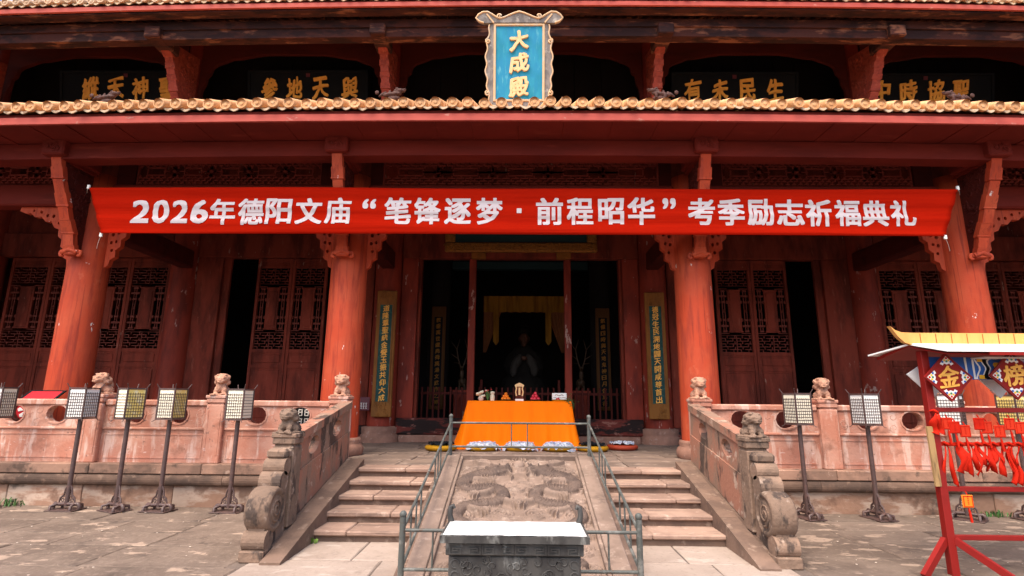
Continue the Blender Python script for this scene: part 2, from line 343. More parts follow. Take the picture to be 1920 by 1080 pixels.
# ================================================================== GROUND
gm = MB().add([(-900, -900, -.035), (900, -900, -.035), (900, 900, -.035), (-900, 900, -.035)], [(0, 1, 2, 3)])
ground = obj('ground', gm, M_gnd, kind='structure')
court = obj('courtyard', MB().add([(-14, -3, -.009), (14, -3, -.009), (14, 8.3, -.009), (-14, 8.3, -.009)], [(0, 1, 2, 3)]), M_gnd, kind='structure')
g2 = random.Random(3)
def slab(x0, x1, y0, y1, m, name='paving_stone', parent=None, top=0., thick=.06, gap=.005):
    mb = MB(); q = g2
    x0 += gap; x1 -= gap; y0 += gap; y1 -= gap
    n = 4; pts = []                                          # worn, slightly irregular outline
    for i in range(n): pts.append((x0+(x1-x0)*i/n, y0+q.uniform(0, .008)))
    for i in range(n): pts.append((x1-q.uniform(0, .008), y0+(y1-y0)*i/n))
    for i in range(n): pts.append((x1-(x1-x0)*i/n, y1-q.uniform(0, .008)))
    for i in range(n): pts.append((x0+q.uniform(0, .008), y1-(y1-y0)*i/n))
    cx, cy = (x0+x1)/2, (y0+y1)/2
    tx, ty, dz = q.uniform(-.004, .004), q.uniform(-.006, .006), q.uniform(-.004, .004)
    vs_ = []
    for (x, y) in pts: vs_.append((x-cx, y-cy, -thick))
    for (x, y) in pts: vs_.append((x-cx, y-cy, -.008+dz+tx*(x-cx)+ty*(y-cy)))
    for (x, y) in pts:
        a, b_ = (x-cx), (y-cy); a -= math.copysign(min(.011, abs(a)), a); b_ -= math.copysign(min(.011, abs(b_)), b_)
        vs_.append((a, b_, dz+tx*a+ty*b_))
    k = len(pts); fs = []
    for r_ in (0, 1):
        for i in range(k): j = (i+1) % k; fs.append((r_*k+i, r_*k+j, (r_+1)*k+j, (r_+1)*k+i))
    fs.append(tuple(range(2*k, 3*k)))
    mb.add(vs_, fs)
    return obj(name, mb, m, parent, (cx, cy, top))
# path of pale slabs before the stairs, darker court either side
y = 3.2
while y < 6.35:
    h = g2.uniform(.55, .75); x = -2.62+g2.uniform(-.02, .02)
    while x < 2.6:
        w_ = g2.uniform(.8, 1.35)
        if x+w_ > 2.25: w_ = 2.62-x
        slab(x, x+w_, y, min(y+h, 6.45), M_path, parent=court); x += w_
    y += h
for sgn in (-1, 1):
    y = 3.6
    while y < 8.2:
        h = g2.uniform(.5, .75); x = 2.62+g2.uniform(0, .03) if y < 5.3 else 2.75
        if y+h > 7.9: h = 8.28-y
        lim = 3.2+y*.82
        while x < lim:
            w_ = g2.uniform(.7, 1.5)
            slab(min(sgn*x, sgn*(x+w_)), max(sgn*x, sgn*(x+w_)), y, y+h, M_slab, parent=court); x += w_
        y += h
dq = random.Random(77); db = MB()
for i in range(260):                                          # scraps and stone chips lying about the court
    x = dq.uniform(-7, 7.5); yy = dq.uniform(4.2, 8.1)
    if abs(x) < 2.7 and yy > 5.5: continue
    r_ = dq.uniform(.004, .014); a = dq.uniform(0, 6)
    db.add([(x+r_*math.cos(a+k*1.57)*dq.uniform(.6, 1.3), yy+r_*math.sin(a+k*1.57)*dq.uniform(.6, 1.3), .006+dq.uniform(0, .004)) for k in range(4)]+[(x, yy, .006+r_*.5)], [(0, 1, 4), (1, 2, 4), (2, 3, 4), (3, 0, 4)])
obj('stone_chips', db, M_chip, kind='stuff')
# ================================================================== TERRACE
TY, TZ = 8.26, .60
terr = bpy.data.objects.new('stone_terrace', None); COL.objects.link(terr); terr.location = (0, TY, 0)
tag(terr, 'low pinkish stone terrace with rounded moulding carrying the temple hall', 'terrace')
core = MB().box(-14.5, 14.5, TY+.3, 21, -.02, TZ-.07)
obj('core', core, M_floor, terr)
for sgn in (-1, 1):
    x = 2.5
    while x < 12:
        w_ = rnd.uniform(1.1, 1.7)
        a, b_ = sorted((sgn*x, sgn*(x+w_)))
        obj('wall_stone', MB().box(a-(a+b_)/2+.004, b_-(a+b_)/2-.004, 0, .35, -.02, .292, .008, .004), M_wall, terr, ((a+b_)/2, TY+rnd.uniform(.015, .03), 0))
        x += w_
    x = 2.5
    while x < 12:
        w_ = rnd.uniform(1.6, 2.3); a, b_ = sorted((sgn*x, sgn*(x+w_))); c = (a+b_)/2
        prof = [(TY+.12, .295)]+[(TY-.01-.055*math.cos(t), .375+.078*math.sin(t)) for t in [(-PI/2+PI*i/8) for i in range(9)]]+[(TY+.12, .455)]
        obj('moulding_stone', MB().prism([(p[0], p[1]) for p in prof], a-c+.003, b_-c-.003, 'YZ'), M_roll, terr, (c, 0, 0))
        x += w_
    x = 2.5
    while x < 12:
        w_ = rnd.uniform(1.5, 2.2); a, b_ = sorted((sgn*x, sgn*(x+w_))); c = (a+b_)/2
        obj('coping_stone', MB().box(a-c+.003, b_-c-.003, TY-.05, TY+.42, .46, TZ, .01, .003), M_coping, terr, (c, 0, 0))
        x += w_
# platform paving
y = TY+.16
rows = []
while y < 12.3:
    h = rnd.uniform(.55, .7); x = -3.4+rnd.uniform(-.3, 0)
    while x < 3.4:
        w_ = rnd.uniform(.7, 1.1); slab(x, x+w_, y, y+h, M_floor, parent=terr, top=TZ+.004, gap=.004); x += w_
    y += h
for sgn in (-1, 1):
    a, b_ = sorted((sgn*3.9, sgn*14))
    obj('paving_sheet', MB().box(a, b_, TY+.43, 13, TZ-.05, TZ-.002), M_floor, terr)
# ================================================================== STAIRS
RX = 1.02
for sgn, nm in ((-1, 'left'), (1, 'right')):
    st = thing('stone_stairs', ('worn flight of pale stone steps left of the carved ramp' if sgn < 0 else 'worn flight of pale stone steps right of the carved ramp'),
               'stairs', (sgn*1.7, 6.4, 0), group='stairs flanking the dragon ramp')
    for k in range(5):
        yf = 6.40+.40*k; z1 = .12*(k+1); a, b_ = sorted((sgn*(RX+.085), sgn*2.30))
        q = random.Random(k*7+sgn)
        split = (a+b_)/2+q.uniform(-.3, .3)
        for (u, v) in ((a, split), (split, b_)):
            c = (u+v)/2
            obj('step', MB().box(u-c+.003, v-c-.003, yf, yf+.47 if k < 4 else yf+.42, z1-.055, z1+q.uniform(-.003, .003), .012, .004, q), M_step, st, (c, 0, 0))
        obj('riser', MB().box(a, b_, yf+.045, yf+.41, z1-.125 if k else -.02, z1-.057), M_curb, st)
# ================================================================== CARVED RAMP
ramp = thing('carved_ramp', 'sloping stone slab carved in relief with two facing dragons among clouds', 'carved ramp', (0, 6.4, 0))
ry0, ry1, rz0, rz1 = 4.98, 8.12, -.01, .80
def rampz(y): return rz0+(rz1-rz0)*(y-ry0)/(ry1-ry0)
RL = math.hypot(ry1-ry0, rz1-rz0); nx, ny = 250, 400
U = np.linspace(-1, 1, nx)*.80; V = np.linspace(0, RL-.24, ny)
UU, VV = np.meshgrid(U, V)
rs = np.random.RandomState(5)
def dist_poly(px, py):
    """distance from every grid point to a polyline, and the parameter along it"""
    best = np.full(UU.shape, 9.); par = np.zeros(UU.shape); acc = 0
    for i in range(len(px)-1):
        dx, dy = px[i+1]-px[i], py[i+1]-py[i]; l2 = dx*dx+dy*dy+1e-9
        t = np.clip(((UU-px[i])*dx+(VV-py[i])*dy)/l2, 0, 1)
        d = np.hypot(UU-px[i]-t*dx, VV-py[i]-t*dy); k = d < best
        best[k] = d[k]; par[k] = acc+t[k]*math.sqrt(l2); acc += math.sqrt(l2)
    return best, par/acc, acc
Hh = np.zeros(UU.shape); Body = np.zeros(UU.shape, bool)
def dome(d, r_, h): return np.where(d < r_, h*np.clip(1-(d/r_)**2, 0, 1)**.4, 0)
def smooth(c, n=46):
    c = np.array(c); t = np.linspace(0, 1, n); x = np.interp(t, np.linspace(0, 1, len(c)), c[:, 0]); y = np.interp(t, np.linspace(0, 1, len(c)), c[:, 1])
    for _ in range(3): x[1:-1] = (x[:-2]+2*x[1:-1]+x[2:])/4; y[1:-1] = (y[:-2]+2*y[1:-1]+y[2:])/4
    return x, y
top = RL-.24
def stroke(pts, r_, h, taper=.0, n=24):
    global Hh
    x, y = smooth(pts, n); d, par, acc = dist_poly(x, y); rr = r_*(1-taper*par); Hh = np.maximum(Hh, np.where(d < rr, h*np.clip(1-(d/np.maximum(rr, .004))**2, 0, 1)**.45, 0))
# background: long parallel cloud bands ending in curls
for s in (-1, 1):
    for (cx, cy, r0, w0) in ((.52, .16, .13, .5), (.20, .12, .09, .3), (.66, .40, .09, .4), (.62, 1.72, .12, .4), (.18, 1.66, .12, .4), (.42, 1.60, .09, .3), (.10, .86, .08, .2), (.72, 1.30, .08, .2), (.5, 2.0, .13, .4), (.15, 2.2, .12, .3), (.62, 2.4, .12, .3), (.3, 2.6, .12, .4), (.66, 2.75, .1, .3)):
        y = top-cy
        for k, rr in enumerate((1.0, .66, .32)):
            a = np.linspace(.2, 5.6, 22); stroke([(s*(cx+r0*rr*math.cos(t)), y+r0*rr*math.sin(t)) for t in a], .016, .030)
        for k in (-1, 0, 1):
            stroke([(s*(cx-r0*.5), y-r0+k*.035), (s*(cx-r0-w0*.25), y-r0*.8+k*.04), (s*(cx-r0-w0*.5), y-r0*1.1+k*.03)], .013, .022)
for s in (-1, 1):
    def P(c): return [(s*u, top-v) for u, v in c]
    # body: back from the head, out to the border, in again in a broad coil, then down to the tail
    x, y = smooth(P([(.34, .50), (.50, .56), (.66, .70), (.73, .90), (.62, 1.06), (.42, .98), (.24, 1.02), (.17, 1.22), (.27, 1.42), (.48, 1.44), (.66, 1.52), (.72, 1.76), (.56, 1.96), (.36, 2.06), (.28, 2.3), (.44, 2.5), (.6, 2.7)]), 70)
    d, par, acc = dist_poly(x, y); rr = .105*(1-.5*par)
    core = np.where(d < rr, .088*np.clip(1-(d/rr)**2, 0, 1)**.42, 0)
    sc = np.abs(((par*acc*26+6*d) % 1)-.5)*2*np.clip(1.1-d/rr, 0, 1); core = np.where(core > 0, core-.026*sc, 0); Body |= (d < rr)
    Hh = np.where(d < rr*1.22, np.where(d < rr, np.maximum(Hh*.0, core), 0), Hh)            # a groove cut round the body
    fin = np.where((d > rr*1.24) & (d < rr*1.62), .045*np.clip(np.sin(par*acc*75), 0, 1), 0); Hh = np.maximum(Hh, fin)
    # head in profile facing the pearl: brow, snout, jaws, horn, whiskers, mane
    for (hx, hv, r_, e, hh) in ((.30, .46, .115, 1.15, .115), (.19, .43, .07, 1.5, .10), (.155, .41, .035, 1.2, .13)):
        d = np.hypot((UU-s*hx)/e, VV-(top-hv)); Hh = np.maximum(Hh, dome(d, r_, hh))
    d = np.hypot(UU-s*.265, VV-(top-.41)); Hh = np.where(d < .03, dome(d, .018, .135), Hh)
    stroke(P([(.30, .52), (.22, .54), (.14, .52)]), .028, .09)
    d, par, acc = dist_poly(*smooth(P([(.27, .485), (.20, .485), (.12, .47)]), 12)); Hh = np.where(d < .012, .02, Hh)
    stroke(P([(.33, .40), (.42, .30), (.55, .27), (.62, .21)]), .026, .10, .5); stroke(P([(.36, .44), (.50, .40), (.62, .42)]), .022, .08, .5)
    stroke(P([(.15, .38), (.09, .30), (.13, .22)]), .016, .07, .4); stroke(P([(.13, .54), (.08, .62), (.11, .72)]), .016, .06, .4)
    for k in range(6): stroke(P([(.36+.02*k, .52+.02*k), (.42+.035*k, .60+.035*k), (.40+.03*k, .70+.035*k)]), .015, .06, .5)
    Body |= (np.hypot((UU-s*.28)/1.4, VV-(top-.45)) < .13)
    # legs and claws
    for (lx, lv, ex, ev) in ((.60, .78, .42, .80), (.32, 1.08, .48, 1.20), (.20, 1.34, .08, 1.42), (.62, 1.5, .44, 1.62), (.5, 2.0, .68, 2.1)):
        stroke(P([(lx, lv), ((lx+ex)/2, ev-.03), (ex, ev)]), .048, .085, .3)
        a0 = math.atan2(-(ev-lv), ex-lx)
        for a in (-.9, -.3, .3, .9):
            stroke(P([(ex, ev), (ex+.06*math.cos(a0+a), ev-.06*math.sin(a0+a)), (ex+.11*math.cos(a0+a*.8), ev-.11*math.sin(a0+a*.8)+.015)]), .018, .085, .5, 10)
d = np.hypot(UU, VV-(top-.30)); Hh = np.maximum(Hh, dome(d, .085, .12)); Hh = np.maximum(Hh, np.where((d > .10) & (d < .125), .06, 0))
for k in range(5): stroke([(-.05+.025*k, top-.20), (-.10+.05*k, top-.10), (-.06+.03*k, top-.02)], .016, .06, .6)
stroke([(-.10, top-1.0), (0, top-.92), (.10, top-1.0), (0, top-1.1), (-.10, top-1.0)], .022, .05)
Hh += .006*rs.uniform(-1, 1, UU.shape)*(Hh > .01)
ca, sa = (ry1-ry0)/RL, (rz1-rz0)/RL
vs_ = np.zeros((ny, nx, 3)); Hn = Hh*.88-.05; l = VV+.12
vs_[..., 0] = UU; vs_[..., 1] = ry0+l*ca-Hn*sa; vs_[..., 2] = rz0+l*sa+Hn*ca
idx = np.arange(ny*nx).reshape(ny, nx)
fs = np.stack([idx[:-1, :-1], idx[:-1, 1:], idx[1:, 1:], idx[1:, :-1]], -1).reshape(-1, 4)
me = bpy.data.meshes.new('dragon_relief'); me.from_pydata(vs_.reshape(-1, 3).tolist(), [], fs.tolist()); me.polygons.foreach_set('use_smooth', [True]*len(fs))
me.materials.append(M_ramp); me.materials.append(M_patina)
me.polygons.foreach_set('material_index', Body[:-1, :-1].reshape(-1).astype(np.int32)); obj('dragon_relief', me, parent=ramp)
def ramp_strip(name, x0, x1, a0, a1, h0, h1, m, parent, bev=.008):
    """board lying on the ramp plane: x0..x1 across, a0..a1 along, h0..h1 above it"""
    mb = MB().box(x0, x1, a0, a1, h0, h1, bev)
    mb.v = [(x, ry0+a*ca-h*sa, rz0+a*sa+h*ca) for x, a, h in mb.v]
    return obj(name, mb, m, parent)
for s in (-1, 1):
    a, b_ = sorted((s*.835, s*RX)); ramp_strip('border', a, b_, 0, RL, -.3, .022, M_ramp, ramp)
    a, b_ = sorted((s*.795, s*.833)); ramp_strip('inner_border', a, b_, .10, RL-.1, -.3, .006, M_ramp, ramp)
ramp_strip('top_border', -.833, .833, RL-.125, RL, -.3, .022, M_ramp, ramp)
ramp_strip('bottom_border', -.833, .833, 0, .12, -.3, .02, M_ramp, ramp)
ramp_strip('back_slab', -.99, .99, .02, RL-.01, -.34, -.07, M_ramp, ramp, 0)
for s in (-1, 1): obj('ramp_flank', MB().prism([(4.99, -.02), (8.2, -.02), (8.2, .70), (8.1, .745), (5.05, -.01)], *sorted((s*.985, s*1.112)), 'YZ'), M_curb, ramp)
obj('base_block', MB().box(-RX, RX, 7.0, 8.24, -.01, .5), M_ramp, ramp)

# ================================================================== LIONS and BALUSTRADES
lion_me = fuse([((0, .02, .10), (.095, .10, .085)), ((0, -.045, .135), (.08, .06, .09)), ((-.06, .05, .07), (.05, .085, .07)), ((.06, .05, .07), (.05, .085, .07)),
    ((-.055, -.085, .07), (.032, .034, .085)), ((.055, -.085, .07), (.032, .034, .085)), ((-.055, -.115, .022), (.036, .05, .024)), ((.055, -.115, .022), (.036, .05, .024)),
    ((0, -.04, .275), (.10, .095, .085)), ((0, -.10, .255), (.07, .055, .05)), ((0, -.135, .275), (.03, .025, .022)), ((-.038, -.118, .30), (.026, .026, .022)), ((.038, -.118, .30), (.026, .026, .022)),
    ((-.085, -.03, .31), (.03, .035, .04)), ((.085, -.03, .31), (.03, .035, .04)), ((0, -.02, .345), (.075, .07, .035)), ((0, -.125, .222), (.055, .035, .02)),
    ((0, .06, .24), (.07, .06, .08)), ((-.07, .0, .22), (.045, .06, .05)), ((.07, .0, .22), (.045, .06, .05)), ((0, .12, .15), (.03, .04, .09)),
    ((-.075, -.05, .265), (.025, .03, .025)), ((.075, -.05, .265), (.025, .03, .025)), ((-.05, -.07, .35), (.025, .025, .02)), ((.05, -.07, .35), (.025, .025, .02)), ((0, -.085, .20), (.02, .02, .02))],
    .011, M_lion, 'stone_lion', .010, 42, boxes=[(-.125, .125, -.15, .15, -.01, .022)])
lion_dark = lion_me.copy(); lion_dark.materials.clear(); lion_dark.materials.append(M_weath)
def post_mesh(m, h=1.0, w_=.27, d_=.27):
    mb = MB(); a, b_ = w_/2, d_/2
    mb.box(-a, a, -b_, b_, 0, h-.14, .012)
    mb.box(-a+.018, a-.018, -b_+.018, b_-.018, h-.141, h-.115)
    mb.box(-a-.006, a+.006, -b_-.006, b_+.006, h-.116, h-.045, .01)
    mb.box(-a-.018, a+.018, -b_-.018, b_+.018, h-.046, h, .008)
    # sunk field on the face: thin raised margins
    mb.box(-a+.035, -a+.05, -b_-.006, -b_+.01, .12, h-.22); mb.box(a-.05, a-.035, -b_-.006, -b_+.01, .12, h-.22)
    return mb.mesh('post', m)
post_s = post_mesh(M_salmon); post_w = post_mesh(M_weath, .98, .24, .24)
BY = 8.46                                                   # centre line of the terrace balustrade
def section_meshes(L_):
    a = L_/2
    holes = [stadium(s*.335, .70, .32, .25) for s in (-1, 1)]
    band = MB().prism([(-a, .515), (a, .515), (a, .83), (-a, .83)], -.055, .055, 'XZ', holes)
    for s in (-1, 1):                                       # ring round every opening
        o_ = stadium(s*.335, .70, .365, .295); band.prism(o_, -.066, -.053, 'XZ', [stadium(s*.335, .70, .322, .252)])
    rail = MB().box(-a, a, -.085, .085, .832, .925, .018)
    ledge = MB().box(-a, a, -.075, .075, .475, .513, .01)
    panel = MB().box(-a, a, -.05, .05, .0, .475)
    for (x0, x1, z0, z1) in ((-a+.05, a-.05, .40, .415), (-a+.05, a-.05, .06, .075), (-a+.05, -a+.065, .076, .399), (a-.065, a-.05, .076, .399)):
        panel.box(x0, x1, -.058, -.045, z0, z1)
    rel = MB()                                              # scrolled clouds cut in the band
    for s in (-1, 0, 1):
        for k in range(4 if s == 0 else 5):
            t0 = rnd.uniform(0, 6); cx, cz = s*.78+rnd.uniform(-.1, .1), .675+rnd.uniform(-.09, .1)
            if abs(cx) > a-.1: cx = math.copysign(a-.12, cx)
            pts = [(cx+(.02+.045*i/9)*math.cos(t0+i*.6), -.052, cz+(.02+.04*i/9)*math.sin(t0+i*.6)) for i in range(10)]
            rel.tube(pts, .006, 5)
    return [('openwork_band', band.mesh('openwork_band', M_salmon)), ('handrail', rail.mesh('handrail', M_salmon)), ('ledge', ledge.mesh('ledge', M_salmon)),
            ('lower_panel', panel.mesh('lower_panel', M_salmon)), ('band_carving', rel.mesh('band_carving', M_salmon))]
SP = 1.875; X0 = 2.75
SECT = section_meshes(SP-.27)
for sgn, lab in ((-1, 'salmon stone balustrade with lion posts on the terrace left of the stairs'), (1, 'salmon stone balustrade with lion posts on the terrace right of the stairs')):
    bl = thing('stone_balustrade', lab, 'balustrade', (sgn*5.7, BY, TZ), group='balustrades along the terrace edge')
    for k in range(5):
        x = sgn*(X0+SP*k)
        p = obj('post', post_s, parent=bl, loc=(x, BY, TZ))
        obj('lion', lion_me, parent=p, loc=(x, BY, TZ+1.0), rot=(0, 0, [0, .25, -.3, .15, .1][k]*-sgn)).scale = (1.03, 1.03, .88)
        xc = sgn*(X0+SP*(k+.5))
        for (n_, me) in SECT: obj(n_, me, parent=bl, loc=(xc, BY, TZ), kind='stuff' if n_ == 'band_carving' else None)
# stair balustrades: sloping, ending in drum stones
sl = .60/2.50
def cz_(y): return max(0, .245*(y-5.62))
def stair_balustrade(sgn):
    xc = sgn*2.61
    t = thing('stone_balustrade', 'dark weathered sloping stair balustrade with drum stone %s of the steps' % ('left' if sgn < 0 else 'right'), 'balustrade', (xc, 6.3, 0), group='sloping balustrades beside the steps')
    yl, yu = 6.28, 8.32
    a, b_ = xc-.125, xc+.125
    # curb beside the steps
    q = (5.55, 6.55, 7.5, 8.27)
    i0, i1 = sorted((sgn*2.485, sgn*2.285))
    for k in range(3):
        y0, y1 = q[k]+.003, q[k+1]-.003
        pr = [(y0, -.02), (y1, -.02), (y1, cz_(y1)+.05), (y0, cz_(y0)+.05 if k else .02)]
        obj('curb_stone', MB().prism(pr, i0, i1, 'YZ'), M_curb, t)
    obj('base_sill', MB().prism([(5.66, -.02), (8.3, -.02), (8.3, cz_(8.3)+.045), (5.66, .04)], a-.01, b_+.01, 'YZ'), M_curb, t)
    p = obj('post', post_w, parent=t, loc=(xc, yl, .20)); obj('lion', lion_dark, parent=p, loc=(xc, yl, 1.18), rot=(0, 0, .2*sgn)).scale = (.95, .95, .72)
    y0, y1 = yl+.12, yu-.01
    def top(y): return 1.17+.185*(y-y0)
    def bot(y): return cz_(y)+.05
    obj('handrail', MB().prism([(y0, top(y0)-.10), (y1, top(y1)-.10), (y1, top(y1)), (y0, top(y0))], xc-.085, xc+.085, 'YZ'), M_stpan, t)
    def hole(y, w_, h_): return [(yy, zz+.185*(yy-y)) for yy, zz in circ(y, top(y)-.265, w_, h_, 12)]
    ym = (y0+y1)/2
    obj('openwork_band', MB().prism([(y0, top(y0)-.44), (y1, top(y1)-.44), (y1, top(y1)-.102), (y0, top(y0)-.102)], xc-.055, xc+.055, 'YZ',
        [hole(ym-.42, .17, .105), hole(ym+.42, .17, .105)]), M_stpan, t)
    obj('lower_panel', MB().prism([(y0, bot(y0)), (y1, bot(y1)), (y1, top(y1)-.442), (y0, top(y0)-.442)], xc-.075, xc+.075, 'YZ'), M_stpan, t)
    # drum stone: cascade of scrolls, each its own block
    xa, xb = xc-.115, xc+.115
    def scroll(y, z, r_, name, w0=xa, w1=xb, n=20):
        mb = MB().prism(circ(y, z, r_, r_, n), w0, w1, 'YZ'); return obj(name, mb, M_weath, t)
    plate = [(5.70, .03), (6.17, .16), (6.17, 1.0), (6.05, 1.0), (6.03, .86), (5.98, .72), (5.92, .58), (5.84, .46), (5.70, .30)]
    obj('drum_backplate', MB().prism(plate, xa+.03, xb-.03, 'YZ'), M_weath, t)
    drum = obj('drum', MB().lathe([(.0, -.115), (.13, -.115), (.155, -.10), (.165, -.12), (.20, -.125), (.222, -.10), (.226, 0), (.222, .10), (.20, .125), (.165, .12), (.155, .10), (.13, .115), (0, .115)], (xc, 5.86, .445), 28, True, 'X'), M_weath, t)
    for sx in (-1, 1):
        sp = [(xc+sx*.115, 5.86+(.02+.10*i/16)*math.cos(i*.7), .445+(.02+.10*i/16)*math.sin(i*.7)) for i in range(17)]
        obj('drum_carving', MB().tube(sp, .012, 5), M_weath, drum)
    scroll(5.985, .70, .105, 'scroll'); scroll(6.045, .845, .088, 'scroll'); 
    obj('scroll_top', MB().box(xa, xb, 6.0, 6.16, .92, 1.03, .03), M_weath, t)
    scroll(5.735, .175, .10, 'scroll')
    obj('foot_block', MB().box(xa-.005, xb+.005, 5.62, 5.86, -.01, .10, .012), M_weath, t)
for s in (-1, 1): stair_balustrade(s)
# ================================================================== TEMPLE HALL
hall = thing('temple_hall', 'red timber temple hall with two tiers of yellow tiled eaves', 'temple hall', (0, 9.7, 0))
CX = (3.17, 8.08, 12.9); FY, IY, UY = 9.7, 12.85, 12.1
def bow(x, k=.0012): return -k*x*x
# ---- front columns
colm = MB().lathe([(.345, 0), (.335, 1.2), (.325, 3.2), (.315, 5.1), (0.0, 5.1)], n=36).mesh('column', M_col)
plin = MB().lathe([(.40, -.02), (.44, .03), (.45, .12), (.41, .19), (.385, .205), (.40, .25), (.385, .30), (.33, .305)], n=32).mesh('plinth', M_plinth)
queti_o = [(0, 5.10), (1.15, 5.10), (1.17, 5.02), (1.05, 4.97), (.95, 4.98), (.86, 4.90), (.74, 4.91), (.64, 4.81), (.53, 4.82), (.45, 4.69), (.36, 4.66), (.35, 4.52), (.27, 4.46), (.27, 4.32), (.19, 4.26), (.20, 4.12), (.11, 4.07), (.09, 3.96), (0, 3.90)]
queti_h = [circ(u, z, r_, r_*1.25, 6, u*9) for (u, z, r_) in ((.12, 4.25, .028), (.09, 4.40, .03), (.18, 4.42, .028), (.10, 4.56, .035), (.21, 4.60, .035), (.11, 4.74, .04), (.26, 4.76, .038), (.10, 4.92, .04), (.22, 4.92, .035), (.37, 4.79, .032), (.36, 4.93, .035), (.50, 4.92, .032), (.62, 4.93, .03), (.75, 5.0, .028), (.90, 5.03, .022))]
def mirror(pts, s, x0): return [(x0+s*u, z) for u, z in pts]
strut_o = [(9.42, 4.12), (9.42, 5.74), (8.62, 5.74), (8.70, 5.58), (8.74, 5.42), (8.82, 5.22), (8.86, 5.06), (8.96, 4.90), (9.02, 4.72), (9.12, 4.50), (9.22, 4.36), (9.24, 4.18)]
def inside(poly, x, y):
    c = False
    for i in range(len(poly)):
        (x0, y0), (x1, y1) = poly[i-1], poly[i]
        if (y0 > y) != (y1 > y) and x < (x1-x0)*(y-y0)/(y1-y0)+x0: c = not c
    return c
def strut_mesh(poly, front, wx, m, name, me_=None):
    """carved slab with relief on both cheeks, and the stepped front edge as a mesh of its own"""
    mb = MB().prism(poly, -wx*.32, wx*.32, 'YZ'); ed = MB()
    for i in range(len(front)-1):
        (y0, z0), (y1, z1) = front[i], front[i+1]
        k = wx/2*(1.0 if i % 2 else .84)
        f = .004 if i % 2 else .0
        ed.bar((0, y0-.02-f, z0), (0, y1-.02-f, z1), k*2, .10)
        if i % 2: ed.box(-k-.008, k+.008, y1-.085, y1+.02, z1-.012, z1+.022, .006)
    r_ = random.Random(4)
    for s in (-1, 1):
        for _ in range(60):
            ys = [p[0] for p in poly]; zs = [p[1] for p in poly]
            yy, zz = r_.uniform(max(ys)-.6, max(ys)-.06), r_.uniform(min(zs)+.2, max(zs)-.1); t0 = r_.uniform(0, 6)
            if not all(inside(poly, yy+a*.085, zz+b_*.085) for a in (-1, 0, 1) for b_ in (-1, 0, 1)): continue
            mb.tube([(s*wx*.33, yy+(.02+.055*i/7)*math.cos(t0+i*.7), zz+(.02+.055*i/7)*math.sin(t0+i*.7)) for i in range(8)], .014, 5)
    return mb.mesh(name, m), ed.mesh('carved_edge', me_ or M_col)
front = [(8.66, 5.72), (8.72, 5.5), (8.78, 5.3), (8.88, 5.08), (8.98, 4.86), (9.07, 4.64), (9.19, 4.42), (9.24, 4.22), (9.27, 4.13)]
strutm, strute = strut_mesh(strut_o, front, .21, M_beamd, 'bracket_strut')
scrollm = MB().tube([(-.16+.03*math.cos(t), -.02, .03+.045*math.sin(t)) for t in np.linspace(0, 5.5, 9)], .03, 6).tube([(.16-.03*math.cos(t), -.02, .03+.045*math.sin(t)) for t in np.linspace(0, 5.5, 9)], .03, 6).tube([(-.13, -.03, .05), (0, -.05, .10), (.13, -.03, .05)], .05, 6).box(-.12, .12, -.06, .1, .0, .09, .02).mesh('cloud_scroll', M_col)
bend = MB().box(-.20, .20, 0, .9, .0, .40, .025)
r4 = random.Random(9)
bend.prism([(8.5-8.5+.05, 0), (.9, 0), (.9, -.05), (.35, -.05)], -.13, .13, 'YZ')
for _ in range(12):
    cx, cz = r4.uniform(-.12, .12), r4.uniform(.08, .32); t0 = r4.uniform(0, 6)
    bend.tube([(cx+(.01+.03*i/6)*math.cos(t0+i*.8), -.006, cz+(.01+.03*i/6)*math.sin(t0+i*.8)) for i in range(7)], .011, 5)
bend = bend.mesh('beam_end', M_beam)
queti_b = [MB().prism(mirror(queti_o, s, 0), -.05, .05, 'XZ', [mirror(h, s, 0) for h in queti_h]).mesh('corner_bracket', M_col) for s in (-1, 1)]
for X in CX:
    for s in (-1, 1):
        x = s*X
        c = obj('column', colm, parent=hall, loc=(x, FY, TZ)); obj('plinth', plin, parent=c, loc=(x, FY, TZ))
        for k, u in enumerate((-1, 1)):
            if abs(x+u) < 13: obj('corner_bracket', queti_b[k], parent=c, loc=(x+u*.30, FY, 0))
        st = obj('bracket_strut', strutm, parent=hall, loc=(x, 0, 0)); obj('carved_edge', strute, parent=st, loc=(x, 0, 0)); obj('cloud_scroll', scrollm, parent=st, loc=(x, 9.27, 4.05))
        obj('beam_end', bend, parent=hall, loc=(x, 8.5, 5.73+bow(x)))
        obj('tie_beam', MB().box(x-.15, x+.15, 9.95, 12.6, 4.62, 5.06, .03), M_beamd, hall)
